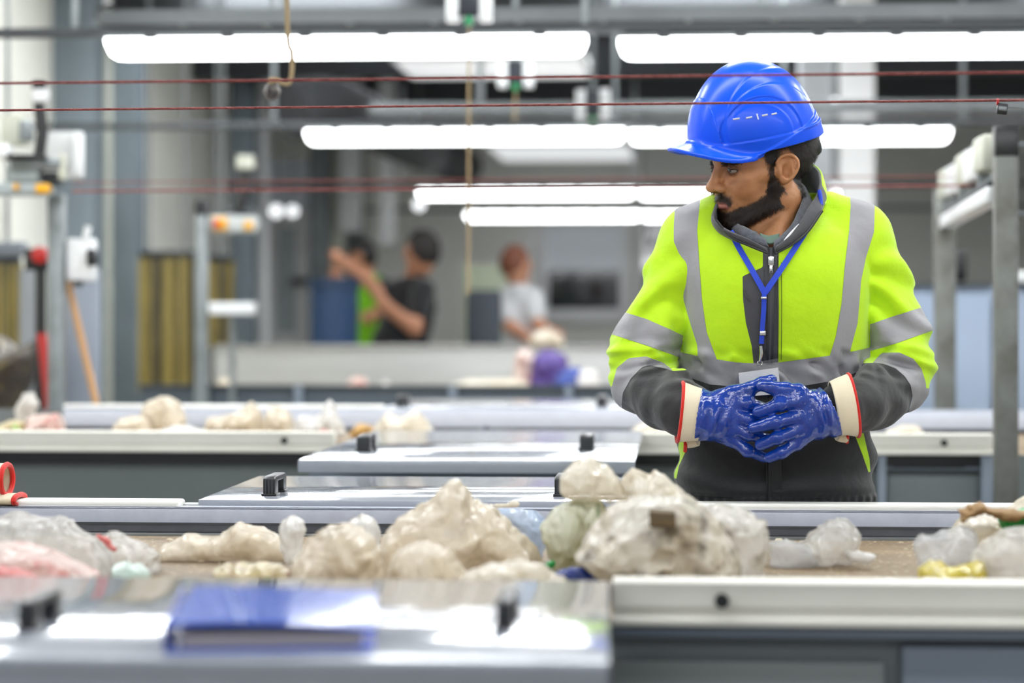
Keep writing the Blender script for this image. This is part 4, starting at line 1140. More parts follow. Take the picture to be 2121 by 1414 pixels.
# ================================================================== head
TH, PT, RO = math.radians(-66), math.radians(5), math.radians(3)
RH = np.array(Matrix.Rotation(TH, 3, 'Z') @ Matrix.Rotation(PT, 3, 'X') @ Matrix.Rotation(RO, 3, 'Y'))
OH = L(1634, 351, -.058) - RH @ np.array([.074, .012, 0])
KY, KZ = .93, .85
def warp(P):
    P = np.array(P, float).copy(); y, z = P[..., 1], P[..., 2]
    P[..., 1] = np.where(y < 0, y * KY, y); P[..., 2] = np.where(z < -.015, -.015 + (z + .015) * KZ, z); return P
def unwarp(P):
    P = np.array(P, float).copy(); y, z = P[..., 1], P[..., 2]
    P[..., 1] = np.where(y < 0, y / KY, y); P[..., 2] = np.where(z < -.015, -.015 + (z + .015) / KZ, z); return P
def toh(p): return unwarp(RH.T @ (np.array(p) - OH))
HS = .97
g = Grid((-.115, -.145, -.262), (.115, .15, .15), .00165)
class GS: pass
gs = GS(); gs.x, gs.y, gs.z, gs.n = np.abs(g.x), g.y, g.z, g.n
E = lambda c, r, R=None: sd_ell(gs, c, r, R)
Cn = lambda a, b, ra, rb: sd_cone(gs, a, b, ra, rb)
d = E((0, .018, .050), (.0735, .095, .080))
d = smin(d, E((0, -.042, .048), (.060, .052, .056)), .02)
d = smin(d, E((0, -.035, -.012), (.058, .058, .078)), .02)
d = smin(d, Cn((.048, .000, -.060), (.014, -.070, -.098), .020, .018), .028)
d = smin(d, Cn((.052, .006, -.012), (.048, .002, -.060), .018, .018), .02)
d = smin(d, E((0, -.080, -.098), (.022, .017, .016)), .016)
d = smin(d, E((.034, -.066, -.026), (.024, .022, .026)), .022)
d = smin(d, Cn((.046, -.064, -.010), (.064, -.006, .002), .0125, .011), .014)
d = smin(d, E((0, -.076, -.060), (.032, .021, .026)), .016)
d = smin(d, Cn((.010, -.0905, .0225), (.046, -.070, .0235), .0105, .0095), .012)
d = smax(d, -E((.031, -.100, .006), (.019, .017, .0125)), .012)
d = smax(d, -E((.040, -.094, -.008), (.016, .010, .010)), .012)
# nose
d = smin(d, Cn((0, -.090, .020), (0, -.1065, -.016), .0075, .0098), .010)
d = smin(d, E((0, -.1115, -.0265), (.0125, .0125, .0115)), .008)
d = smin(d, E((.0132, -.0990, -.0298), (.0092, .0125, .0098)), .0042)
d = smax(d, -E((.0085, -.1060, -.0395), (.0048, .0075, .0048)), .002)
# lids around the eyeballs
EC = (.0305, -.0800, .0065)
lid_u = np.maximum(E(EC, (.0140,) * 3), -(gs.z - (EC[2] + .0002) - .22 * (gs.x - .03) * -1 - .18 * (gs.y + .08) * 0))
lid_l = np.maximum(E(EC, (.0136,) * 3), (gs.z - (EC[2] - .0046) + .15 * (gs.x - .03)))
d = smin(d, lid_u, .004); d = smin(d, lid_l, .004)
d = np.maximum(d, -E(EC, (.0121,) * 3))
# lips
d = smin(d, Cn((0, -.0965, -.0575), (.021, -.0865, -.0632), .0055, .0030), .006)
d = smin(d, Cn((0, -.0945, -.0690), (.020, -.0855, -.0655), .0070, .0035), .006)
d = smax(d, -np.maximum(Cn((0, -.1035, -.0628), (.022, -.0920, -.0645), .0022, .0018), -.9e3), .003)
d = smax(d, -Cn((0, -.0985, -.0800), (.012, -.0935, -.0790), .0050, .0035), .008)
# ears
ex = .0715 + .36 * (gs.y + .010)
def EP(u, v, o=0.0):
    u, v = u * .95, v * .80 + .001
    return (.0715 + .36 * (u + .010) + o, u, v)
ear = sd_ell(gs, EP(.006, .003), (.0058, .0198, .0246), np.array(Matrix.Rotation(math.radians(-19.8), 3, 'Z')).T @ np.eye(3) if False else np.array(Matrix.Rotation(math.radians(19.8), 3, 'Z')))
ear = smin(ear, E(EP(.001, -.024), (.0065, .0085, .0095)), .008)
hel = [(-.007, .000), (-.013, .012), (-.010, .024), (.000, .0315), (.013, .0300), (.0215, .019), (.0225, .004), (.0175, -.009), (.011, -.019), (.004, -.027)]
hx = [.002, .004, .006, .007, .0075, .008, .0075, .007, .006, .004]
P = catmull([EP(u, v, o) for (u, v), o in zip(hel, hx)], 22)
ear = smin(ear, chain(gs, list(P), [.0033] * 22), .004)
ah = catmull([EP(u, v, .0045) for u, v in ((.006, .021), (.0115, .010), (.0125, -.002), (.008, -.012), (.001, -.017))], 10)
ear = smin(ear, chain(gs, list(ah), [.0028] * 10), .005)
ear = smax(ear, -E(EP(.002, -.003, .0075), (.0085, .0078, .0125)), .004)
ear = smax(ear, -chain(gs, [EP(-.004, .021, .0075), EP(.013, .020, .008), EP(.018, .004, .0085)], [.0030, .0032, .0028]), .003)
ear = smin(ear, E(EP(-.0085, -.005, .004), (.004, .0045, .006)), .004)
d = smin(d, ear, .005)
d = smax(d, -E(EP(.003, -.004, .0075), (.0110, .0080, .0115)), .003)
d = smax(d, -E(EP(.0075, .010, .0075), (.0055, .0050, .0080)), .004)
dh_ = d.copy()
# neck and the top of the chest, hidden in the clothes further down
n0, n1, n2 = toh(L(1600, 408, .018)), toh(L(1606, 470, .028)), toh(L(1602, 520, .01))
d = smin(d, sd_cone(g, n0, n1, .056, .055), .022)
d = smin(d, sd_cone(g, n1, n2, .055, .075), .03)
mst = toh(L(1650, 400, -.018)); cl = toh(L(1604, 500, -.060))
d = smin(d, sd_cone(g, mst, cl, .006, .008), .03)
d = d + .0003 * noise(g.x, g.y, g.z, 160, 4)
V, Q = nets(g, d)
V = lap(V, Q, 1, .3)
HV = V.copy()
NV = vnormals(V, Q)
sd_of = lambda y, z, P: poly_sd(y, z, P)
ax = np.abs(V[:, 0])
BEARD = [(-.028, .014), (-.015, .012), (-.012, -.010), (.000, -.030), (.006, -.048), (.008, -.068), (-.004, -.088), (-.035, -.106), (-.085, -.122), (-.13, -.120), (-.125, -.082), (-.100, -.0795), (-.088, -.0790), (-.080, -.074), (-.064, -.067), (-.045, -.058), (-.027, -.045), (-.024, -.022)]
def beard_sd(V):
    ax = np.abs(V[:, 0])
    s = sd_of(V[:, 1], V[:, 2], BEARD)
    # soul patch gap and moustache
    mus = np.maximum(np.maximum(ax - .030, np.abs(V[:, 2] + .0470 + .32 * ax) - .0092), V[:, 1] + .064)
    mus = np.where(V[:, 2] < -.0562 - .22 * ax, np.maximum(mus, -.0562 - .22 * ax - V[:, 2]), mus)
    s = np.where((ax > .0705) & (V[:, 1] > -.018), 1.0, s)
    return np.minimum(s, mus)
bs = beard_sd(V)

lip = np.minimum(np.abs(V[:, 2] + .0595) - .0042, np.abs(V[:, 2] + .0690) - .0055)
lips = np.maximum(np.maximum(lip, ax - .0215 + .0), V[:, 1] + .084)
HAIR = [(-.048, .10), (-.046, .034), (-.032, .024), (-.022, .010), (-.006, .008), (-.004, .034), (.010, .040), (.026, .030), (.034, .008), (.036, -.020), (.044, -.060), (.062, -.072), (.14, -.068), (.16, .0), (.14, .15), (-.05, .16), (-.09, .075)]
hs = sd_of(V[:, 1], V[:, 2], HAIR)
def gsamp(f):
    q = np.clip(np.rint((V - g.lo) / g.h).astype(int), 0, np.array(f.shape) - 1); return f[q[:, 0], q[:, 1], q[:, 2]]
eard = gsamp(ear)
hs = np.where((eard < .0015) | (ax > .0785) | (V[:, 2] < -.075), 1.0, hs)
body = link_mesh('body', to_mesh('body', warp(V) @ RH.T + OH, Q), None or mat('tmp', '#ffffff'), MAN, smooth=False)
body.data.shade_smooth()
def attr(o, name, a):
    t = o.data.attributes.new(name, 'FLOAT', 'POINT'); t.data.foreach_set('value', np.asarray(a, np.float32))
attr(body, 'beard', (gsamp(dh_) < .002) * sstep(.006, -.006, bs + .003 * noise(V[:, 0], V[:, 1], V[:, 2], 150, 2)))
attr(body, 'scalp', sstep(.004, -.003, hs + .0025 * noise(V[:, 0], V[:, 1], V[:, 2], 150, 7)))
attr(body, 'lips', sstep(.0012, -.0012, lips))
ez = np.sqrt(((ax - EC[0]) / .020) ** 2 + ((V[:, 2] - EC[2] + .002) / .0125) ** 2)
attr(body, 'socket_shade', sstep(1.15, .5, ez) * (V[:, 1] < -.055))  # shade of the eye sockets, painted into the skin colour
er = np.sqrt((ax - EC[0]) ** 2 + (V[:, 1] - EC[1]) ** 2 + (V[:, 2] - EC[2]) ** 2); lz = V[:, 2] - (EC[2] + .0002 - .22 * (ax - .03))
attr(body, 'lash', sstep(.0152, .0142, er) * sstep(.0026, .0012, np.abs(lz - .0004)) * (V[:, 1] < -.07))
def skin_mat():
    m = bpy.data.materials.new('brown_skin'); m.use_nodes = True; g2 = NT(m); b = g2.n['Principled BSDF']
    b.inputs['Roughness'].default_value = .50; b.inputs['Specular IOR Level'].default_value = .40
    b.inputs['Subsurface Weight'].default_value = .12; b.inputs['Subsurface Radius'].default_value = (.9, .3, .15); b.inputs['Subsurface Scale'].default_value = .004
    tc = g2.new('ShaderNodeTexCoord'); n1 = g2.new('ShaderNodeTexNoise', i_Scale=28.0, i_Detail=5.0); g2.link(tc.outputs['Object'], n1.inputs['Vector'])
    rp = g2.new('ShaderNodeValToRGB'); e = rp.color_ramp.elements; e[0].position, e[0].color = .35, lin('#ad764e'); e[1].position, e[1].color = .7, lin('#c48d63'); g2.link(n1.outputs['Fac'], rp.inputs['Fac'])
    last = rp.outputs['Color']
    for nm, c, k in (('socket_shade', '#5a3829', .85), ('lash', '#1a100c', .95), ('lips', '#a8665c', .9), ('beard', '#1d1510', .86), ('scalp', '#17120f', .97)):
        at = g2.new('ShaderNodeAttribute', attribute_name=nm); ml = g2.new('ShaderNodeMath', operation='MULTIPLY'); ml.inputs[1].default_value = k; g2.link(at.outputs['Fac'], ml.inputs[0])
        mx = g2.new('ShaderNodeMix', data_type='RGBA'); mx.inputs[7].default_value = lin(c); g2.link(ml.outputs[0], mx.inputs[0]); g2.link(last, mx.inputs[6]); last = mx.outputs[2]
    g2.link(last, b.inputs['Base Color'])
    n2 = g2.new('ShaderNodeTexNoise', i_Scale=330.0, i_Detail=3.0); g2.link(tc.outputs['Object'], n2.inputs['Vector'])
    bp = g2.new('ShaderNodeBump'); bp.inputs['Strength'].default_value = .18; bp.inputs['Distance'].default_value = .002
    g2.link(n2.outputs['Fac'], bp.inputs['Height']); g2.link(bp.outputs['Normal'], b.inputs['Normal'])
    return m
body.data.materials[0] = skin_mat()
# eyes
for s in (-1, 1):
    c = OH + RH @ warp(np.array([s * EC[0], EC[1] - .0002, EC[2]]))
    q = RH @ np.array([.10, -.985, -.14]); q /= np.linalg.norm(q)
    Mr = Vector((0, 0, 1)).rotation_difference(Vector(q)).to_matrix().to_4x4()
    R_ = .0122
    pr = [(R_ * math.sin(a), -R_ * math.cos(a)) for a in np.linspace(.02, math.pi - .50, 14)]
    ey = MB().lathe(pr, c=tuple(c), seg=24, M=Mr).build('eyeball', mat('eye_white', '#938880', .15, coat=.5), MAN)
    pr = [(R_ * math.sin(a) * 1.005, -R_ * math.cos(a) * 1.005) for a in np.linspace(math.pi - .52, math.pi - .01, 8)]
    MB().lathe(pr, c=tuple(c), seg=24, M=Mr).build('iris', mat('dark_brown_iris', '#2a1a12', .05, coat=.8), ey)
# strands of hair: short tapered slivers grown from the skin
def strands(name, w, n, length, width, flow, m, lift=.0, curl=.35, par=None, lenvar=.4, seed=1):
    r = np.random.default_rng(seed)
    tri_ = tris(Q); a, b, c = HV[tri_[:, 0]], HV[tri_[:, 1]], HV[tri_[:, 2]]
    ar = np.linalg.norm(np.cross(b - a, c - a), axis=1) / 2 * w[tri_].mean(1)
    pick = r.choice(len(tri_), n, p=ar / ar.sum())
    u, v = r.random(n), r.random(n); s = u + v > 1; u[s], v[s] = 1 - u[s], 1 - v[s]
    p = a[pick] + (b - a)[pick] * u[:, None] + (c - a)[pick] * v[:, None]
    nn = NV[tri_[:, 0]][pick]
    fl = flow(p); fl = fl - nn * (fl * nn).sum(1)[:, None]; fl /= np.linalg.norm(fl, axis=1)[:, None] + 1e-9
    fl = fl + r.normal(0, curl, (n, 3)); fl = fl - nn * (fl * nn).sum(1)[:, None] * .6
    fl /= np.linalg.norm(fl, axis=1)[:, None] + 1e-9
    side = np.cross(fl, nn); side /= np.linalg.norm(side, axis=1)[:, None] + 1e-9
    ln = length * (1 + lenvar * (r.random(n) * 2 - 1))[:, None]
    p0 = p - nn * .0006
    p1 = p + fl * ln * .5 + nn * (lift + ln * .28); p2 = p + fl * ln * .98 + nn * (lift + ln * .30)
    wv = side * width / 2
    VV = np.stack([p0 - wv, p0 + wv, p1 + wv * .8, p1 - wv * .8, p2], 1).reshape(-1, 3)
    VV = warp(VV) @ RH.T + OH
    i = np.arange(n)[:, None] * 5
    TT = np.vstack([i + np.array([[0, 1, 2]]), i + np.array([[0, 2, 3]]), i + np.array([[3, 2, 4]])])
    o = link_mesh(name, to_mesh(name, VV, TT), m, par or MAN, smooth=False); o.data.shade_smooth(); return o
M['hair'] = mat('dark_hair', '#17120f', .45, var=.6, var_scale=300, var_color='#2c1f17')
M['beardm'] = mat('dark_brown_beard', '#1c130d', .5, var=.7, var_scale=90, var_color='#3d2818')
bw = sstep(.0025, -.0035, bs + .004 * noise(V[:, 0], V[:, 1], V[:, 2], 130, 5)) * np.where(V[:, 2] > -.02, .6, 1.0)
bw = np.where((lips < -.0005) | (eard < .001) | (gsamp(dh_) > .002), .0, bw)
strands('beard', bw, 15000, .0085, .00042, lambda p: np.stack([p[:, 0] * 0, p[:, 1] * 0 - .25, p[:, 0] * 0 - 1], 1), M['beardm'], curl=.35, seed=3)
hw_ = sstep(.003, -.003, hs + .003 * noise(V[:, 0], V[:, 1], V[:, 2], 130, 9)) * (V[:, 2] < .075)
strands('hair', hw_, 12000, .0105, .00042, lambda p: np.stack([p[:, 0] * 0, p[:, 1] * 0 + .5, p[:, 0] * 0 - 1], 1), M['hair'], curl=.25, seed=4)
bx = np.abs(ax - .031); bz = V[:, 2] - (.0168 + .05 * (ax - .030) - 4.0 * (ax - .032) ** 2)
bro = np.maximum(np.maximum(ax - .051, .011 - ax), np.abs(bz) - .0042 + .05 * np.maximum(ax - .035, 0))
brw = sstep(.001, -.002, bro) * (V[:, 1] < -.05)
strands('eyebrow', brw, 1500, .0075, .00045, lambda p: np.stack([np.sign(p[:, 0]), p[:, 1] * 0 + .4, p[:, 0] * 0 + .25], 1), M['hair'], curl=.2, seed=5)

# ================================================================== helmet
HP_, HR_ = math.radians(13.0), math.radians(8.0)
RK = np.array(Matrix.Rotation(math.radians(-71), 3, 'Z') @ Matrix.Rotation(HP_, 3, 'X') @ Matrix.Rotation(HR_, 3, 'Y'))
OK_ = L(1560, 285, .0)
g = Grid((-.125, -.205, -.06), (.125, .155, .165), .0014)
X, Y, Z = g.x, g.y, g.z; AX = np.abs(X)
def dome(dr): return sd_ell(g, (0, 0, 0), (.101, .119, .142)) - dr
ell = lambda cy, cz, ry, rz: (np.sqrt(((Y - cy) / ry) ** 2 + ((Z - cz) / rz) ** 2) - 1) * rz
sd_ = sstep(.022, .030, AX)
emb = .0016 * sstep(.0015, -.0015, ell(.022, .026, .105, .098)) + .0016 * sstep(.0015, -.0015, ell(.004, .018, .092, .083)) - .0018 * sstep(.0026, -.0020, ell(-.020, .010, .074, .072))
emb = emb + .0022 * sstep(.004, -.006, np.maximum(ell(-.026, .012, .058, .058), .0 * Z))
emb = emb * sd_ * sstep(.008, .014, Z)
front = sstep(-.091, -.0935, Y + 0 * AX)
emb = emb * (1 - front) + .0022 * front * sstep(.008, .012, Z)
flare = .006 * sstep(.045, -.02, Z) ** 1.3 * sstep(.045, .105, Y)
ledge = .0032 * sstep(.0125, .0085, Z - .06 * np.maximum(Y - .03, 0)) + .0024 * sstep(.0015, -.0015, Z - (-.012 + .30 * np.maximum(Y + .03, 0)))  * sstep(-.06, -.03, Y)
off = emb + flare + ledge
fmix = sstep(-.015, -.085, Y)
rimz = -.012 * (1 - fmix) + (.0135 - 3.5 * X ** 2) * fmix
shell = np.maximum(np.maximum(dome(0) - off, -(dome(-.0042) - off)), rimz - Z)
def pe(cy, rx, ry):
    k0 = np.sqrt((X / rx) ** 2 + ((Y - cy) / ry) ** 2); k1 = np.sqrt((X / rx ** 2) ** 2 + ((Y - cy) / ry ** 2) ** 2) + 1e-6
    return k0 * (k0 - 1) / k1
zp = .0135 - 3.5 * X ** 2 + .10 * np.minimum(Y + .13, 0)
pk = np.maximum(np.maximum(pe(-.055, .099, .103), np.abs(Z - zp) - .0026), -(dome(-.0035))); pk = np.maximum(pk, Y + .030)
bead = np.maximum(np.abs(pe(-.055, .099, .103)) - .0022, np.abs(Z - zp) - .0030); bead = np.maximum(bead, Y + .045)
hd = smin(shell, pk, .012); hd = smin(hd, bead, .002)
V, Q = nets(g, hd); V = lap(V, Q, 1, .3)
hel_m = mat('blue_helmet_shell', '#004ee2', .30, coat=.06, spec=.32)
helm = link_mesh('helmet', to_mesh('helmet', V @ RK.T + OK_, Q), hel_m, MAN, smooth=False); helm.data.shade_smooth()
def hpt(y, z, lift=.0008):
    k = 1 - (y / .119) ** 2 - (z / .142) ** 2
    return np.array([.101 * math.sqrt(max(k, 0)) + lift, y, z])
for yc, zc in ((-.0634, .052), (-.0435, .051), (-.0163, .0502), (.001, .049)):
    P = [RK @ hpt(y, zc, .0010) + OK_ for y in np.linspace(yc - .0052, yc + .0052, 5)]
    MB().tube(P, .0021, 8).build('vent_slot', mat('vent_bright_gap', '#b9bdc6', .4), helm)  # pale colour imitates brightness showing through the open slots
P = [RK @ hpt(-.0300, z, .003) + OK_ for z in (.0455, .0555)]
MB().tube(P, .0012, 8).build('slot_slider', M['whitep'], helm)
# headband under the shell and its adjuster at the back
n = 40; rg = []
for zz in (-.050, -.010):
    rg.append([RK @ np.array([.079 * math.cos(a), .008 + .099 * math.sin(a), zz + .006 * math.sin(a)]) + OK_ for a in np.linspace(.75, math.pi - .75, n)])
v = rg[0] + rg[1]; f = [(i, i + 1, n + i + 1, n + i) for i in range(n - 1)]
me = bpy.data.meshes.new('headband'); me.from_pydata([tuple(p) for p in v], [], f)
o = link_mesh('headband', me, mat('blue_headband', '#1f62d8', .4), helm, smooth=False); me.shade_smooth()
md = o.modifiers.new('solid', 'SOLIDIFY'); md.thickness = .003
c = RK @ np.array([0.03, .106, -.035]) + OK_
mb = MB(); Mr = Matrix(RK.tolist()).to_4x4() @ Matrix.Rotation(math.radians(90), 4, 'X'); mb.lathe([(.016, -.004), (.018, .0), (.016, .006)], c=tuple(c), seg=20, M=Mr); mb.build('adjuster', M['dark'], helm)
# ================================================================== workers far behind
def far_person(Y, head, hr, label, shirt, hairc, torso, arms, legs_px, sleeve_m, vest=None, skin='#b07a5c', face_dir=-1):
    """head = pixel centre, hr = head radius in px; torso = list of (py, left, right); arms = pixel paths with depth offsets"""
    d0 = WY(head[0], head[1], Y); s = F / Y
    e = empty('person', (d0.x, Y, 0), 0, label, 'person')
    P = lambda px, py, dy=0.0: np.array(WY(px, py, Y)) + np.array([-d0.x, dy - Y, 0])
    hc = P(*head); h = hr / s
    t0, tb = P(torso[0][1], torso[0][0]), P(torso[-1][1], torso[-1][0])
    allp = [P(*a) for arm in arms for a in arm] + [hc, tb, P(torso[-1][2], torso[-1][0])]
    allp = np.array(allp); g = Grid(allp.min(0) - .22, allp.max(0) + .20, .011)
    sk = sd_ell(g, hc, (h * .80, h * .95, h * 1.08)); sk = smin(sk, sd_ell(g, hc + [face_dir * h * .78, -.01, -h * .15], (.016, .014, .022)), .02)
    sk = smin(sk, sd_ell(g, hc + [0, -h * .1, -h * .75], (h * .55, h * .65, h * .45)), .03)
    nb = np.array([(P(torso[0][1], torso[0][0])[0] + P(torso[0][2], torso[0][0])[0]) / 2, .02, P(0, torso[0][0])[2]])
    sk = smin(sk, sd_cone(g, hc - [0, -.02, h * .5], nb, .058, .062), .03)
    for s_ in (-1, 1): sk = smin(sk, sd_ell(g, hc + [0, s_ * h * .92, -.005], (.022, .010, .033)), .008)
    for arm in arms:
        pts = [P(*a) for a in arm]; rr = np.linspace(.056, .034, len(pts)); q = chain(g, pts, list(rr), .02); hd_ = pts[-1]; dr = pts[-1] - pts[-2]; dr = dr / np.linalg.norm(dr)
        q = smin(q, sd_cone(g, hd_, hd_ + dr * .07, .036, .034), .015); sp = np.cross(dr, [0, 1, 0]); sp /= np.linalg.norm(sp) + 1e-9
        for k in range(4): q = smin(q, sd_cone(g, hd_ + dr * .07 + sp * (k - 1.5) * .018, hd_ + dr * (.135 - .008 * abs(k - 1.3)) + sp * (k - 1.5) * .021 + np.array([0, .012, 0]), .010, .008), .004)
        q = smin(q, sd_cone(g, hd_ + dr * .02 + sp * .03, hd_ + dr * .08 + sp * .055, .012, .009), .008)
        sk = smin(sk, q, .02)
    zz = np.array([P(0, t[0])[2] for t in torso])[::-1]; cx = np.array([(P(t[1], t[0])[0] + P(t[2], t[0])[0]) / 2 for t in torso])[::-1]; hw = np.array([(P(t[2], t[0])[0] - P(t[1], t[0])[0]) / 2 for t in torso])[::-1]
    z = g.z.ravel(); c_, w_ = (np.interp(z, zz, a).astype(np.float32)[None, None, :] for a in (cx, hw)); dpt = np.interp(z, [zz[0], zz[-1]], [.115, .10]).astype(np.float32)[None, None, :]
    r = np.sqrt(((g.x - c_) / w_) ** 2 + (g.y / dpt) ** 2); tr = np.maximum((r - 1) * np.minimum(w_, dpt), g.z - np.float32(zz[-1])); tr = np.maximum(tr, np.float32(zz[0] - .05) - g.z)
    sh = tr
    for arm in arms:
        a0, a1 = P(*arm[0]), P(*arm[1]); sh = smin(sh, sd_cone(g, a0, a0 * .35 + a1 * .65, .072, .066), .04)
    sk = np.minimum(sk, tr + .02)
    V, Q = nets(g, sk); o = link_mesh('body', to_mesh('body', lap(V, Q, 1), Q), mat('skin', skin, .5, sss=0), e, smooth=False); o.data.shade_smooth()
    V, Q = nets(g, sh + .004 * noise(g.x, g.y, g.z, 18, 3)); o = link_mesh('shirt', to_mesh('shirt', lap(V, Q, 1), Q), shirt, e, smooth=False); o.data.shade_smooth()
    hr_ = np.maximum(sd_ell(g, hc + [-face_dir * h * .10, .0, h * .10], (h * .90, h * 1.02, h * 1.08)), -sd_ell(g, hc + [face_dir * h * .75, 0, -h * .35], (h * .75, h * .90, h * .85))); hr_ = np.maximum(hr_, hc[2] - h * .62 - g.z)
    V, Q = nets(g, hr_ + .006 * noise(g.x, g.y, g.z, 40, 5)); o = link_mesh('hair', to_mesh('hair', V, Q), mat('hair', hairc, .6, var=.5, var_scale=60), e, smooth=False); o.data.shade_smooth()
    if vest is not None:
        vs = np.maximum(np.maximum(sh - .012, g.z - np.float32(zz[-1] - .02)), np.abs(g.x - np.float32(cx.mean())) - np.float32(hw.mean() * .86))
        V, Q = nets(g, vs); o = link_mesh('vest', to_mesh('vest', V, Q), vest, e, smooth=False); o.data.shade_smooth()
    g = Grid((-.25, -.18, 0), (.25, .18, zz[0] + .02), .016); x0 = cx[0]
    lg = None
    for s_ in (-1, 1):
        q = chain(g, [(x0 + s_ * .09, 0, zz[0] - .06), (x0 + s_ * .10, -.01, .48), (x0 + s_ * .10, .0, .08)], [.10, .07, .055]); q = smin(q, sd_ell(g, (x0 + s_ * .10, -.06, .04), (.045, .12, .05)), .03); lg = q if lg is None else smin(lg, q, .02)
    lg = np.maximum(lg, np.float32(.004) - g.z); V, Q = nets(g, lg); o = link_mesh('trousers', to_mesh('trousers', V, Q), legs_px, e, smooth=False); o.data.shade_smooth()
    return e
BT = cloth('black_tshirt', '#1b1b1d', '#232326'); DT = cloth('dark_trousers', '#22242a', '#1a1b20'); WT = cloth('white_shirt', '#d9dadc', '#c4c6ca')
far_person(15.0, (872, 522), 41, 'distant worker in a black t-shirt with bare arms raised towards the left', BT, '#1a1412',
           [(572, 838, 876), (590, 800, 902), (640, 800, 905), (700, 770, 890), (740, 770, 890)],
           [[(880, 600, -.10), (866, 678, -.22), (808, 632, -.30), (788, 598, -.30)], [(820, 600, .05), (790, 612, -.02), (760, 578, -.06), (722, 548, -.08)]], DT, BT)
far_person(16.2, (752, 530), 30, 'distant worker in a green and black safety vest, mostly hidden behind the man in black', BT, '#120f0d',
           [(562, 742, 768), (582, 728, 800), (640, 728, 800), (740, 735, 800)],
           [[(738, 590, 0), (716, 620, -.05), (708, 585, -.12)], [(792, 596, -.02), (800, 640, -.06), (780, 650, -.15)]], DT, BT, vest=cloth('green_vest', '#6fae12', '#538a10'))
far_person(16.0, (1070, 548), 36, 'distant worker with auburn hair and a white shirt bending over the far line', WT, '#7a4630',
           [(588, 1060, 1092), (604, 1040, 1118), (660, 1044, 1128), (740, 1040, 1120)],
           [[(1104, 618, -.06), (1118, 672, -.16), (1146, 688, -.26)], [(1046, 618, .02), (1060, 676, -.10), (1100, 700, -.22)]], DT, WT, face_dir=1, skin='#c08a6e')
# dark face mask of the auburn-haired worker
bb = empty('waste_bin', tuple(WY(692, 705, 14.0).xy) + (0,), 0, 'navy blue waste bin with a light blue patch, left of the distant workers', 'bin')
hw = 52 / F * 14.0; zt = WY(692, 576, 14).z
mb = MB(); mb.lathe([(hw * .86, .0), (hw * .98, zt * .98), (hw * .93, zt * .98), (hw * .8, .05)], seg=36); mb.build('drum', mat('navy_bin_plastic', '#1d3a5e', .4), bb)
MB().lathe([(hw * .98, zt * .955), (hw * 1.05, zt * .96), (hw * 1.05, zt), (hw * .93, zt)], seg=36).build('rim', mat('navy_bin_rim', '#16304f', .4), bb)
an = np.linspace(-1.35, -.75, 8); r_ = hw * .955
v = [(r_ * math.cos(a), r_ * math.sin(a), z) for z in (WY(0, 668, 13.7).z, WY(0, 610, 13.7).z) for a in an]
me = bpy.data.meshes.new('sticker'); me.from_pydata(v, [], [(i, i + 1, i + 9, i + 8) for i in range(7)]); o = link_mesh('sticker', me, mat('light_blue_sticker', '#7fb2de', .5), bb); md = o.modifiers.new('s', 'SOLIDIFY'); md.thickness = .006
thing_box('office_divider', (964, 600, 1038, 1093), 15.2, .10, mat('slate_chair_cloth', '#3a4048', .7), 'dark slate upright panel standing left of the auburn-haired worker', 'panel', bevel=.03)
thing_box('green_sheet', (958, 548, 1052, 1030), 17.5, .02, mat('pale_green_sheet', '#b7c0a8', .7), 'pale green sheet hung behind the dark slate panel', 'sheet')
thing_box('wall_board', (1090, 470, 1106, 975), 20, .03, M['whitep'], 'narrow white board beside the back window', 'board')

# ================================================================== frames, posts and boxes of the lines
def post(px, y_top, w_px, Y, m, label, base_z=0.0, name='steel_post', cap=False):
    a = WY(px, y_top, Y); hw = w_px / 2 / F * Y
    e = empty(name, (a.x, Y, base_z), 0, label, 'post')
    MB().box((-hw, -hw, 0), (hw, hw, a.z - base_z)).build('tube', m, e, bevel=.006)
    MB().box((-hw * 2, -hw * 1.6, 0), (hw * 2, hw * 1.6, .012)).build('base_plate', m, e, bevel=.002)
    if cap: MB().box((-hw * 1.03, -hw * 1.03, a.z - base_z - .072), (hw * 1.03, hw * 1.03, a.z - base_z + .004)).build('end_cap', M['black'], e, bevel=.004)
    return e
post(2083, 266, 47, 6.05, M['galvd'], 'nearer galvanised post at the right edge with a black cap', cap=True)
post(1957, 392, 42, 8.0, M['galvd'], 'farther galvanised post on the right, behind the second conveyor')
fr = empty('switch_frame', (0, 0, 0), 0, 'row of pale switch housings on a steel beam between the two right-hand posts', 'switch frame')
def fbox(name, c, s_, m, par=fr, bv=.006):
    return MB().box(tuple(np.array(c) - np.array(s_) / 2), tuple(np.array(c) + np.array(s_) / 2)).build(name, m, par, bevel=bv)
zt = WY(2062, 268, 6.15).z; xf = lambda Y: .80 + (Y - 6.2) * .045
for i, Yc in enumerate((6.34, 6.66, 7.02, 7.40, 7.74)):
    fbox('switch_housing', (xf(Yc), Yc, zt - .050 - .008 * (i % 2)), (.052, .20 if i in (0, 2) else .27, .09), M['pipe'] if i % 2 == 0 else M['whitep'])
    fbox('support_bracket', (xf(Yc) + .004, Yc + .10, zt - .11), (.04, .018, .12), M['galv'])
zb_ = WY(2062, 396, 6.15).z; x_ = xf(6.2) - .01
def bar(name, x0, y0, x1, y1, z0, z1, w_, m):
    v = [(x0 - w_, y0, z0), (x0 + w_, y0, z0), (x1 + w_, y1, z0), (x1 - w_, y1, z0), (x0 - w_, y0, z1), (x0 + w_, y0, z1), (x1 + w_, y1, z1), (x1 - w_, y1, z1)]
    return MB().add(v, [(0, 3, 2, 1), (4, 5, 6, 7), (0, 1, 5, 4), (1, 2, 6, 5), (2, 3, 7, 6), (3, 0, 4, 7)]).build(name, m, fr, bevel=.003)
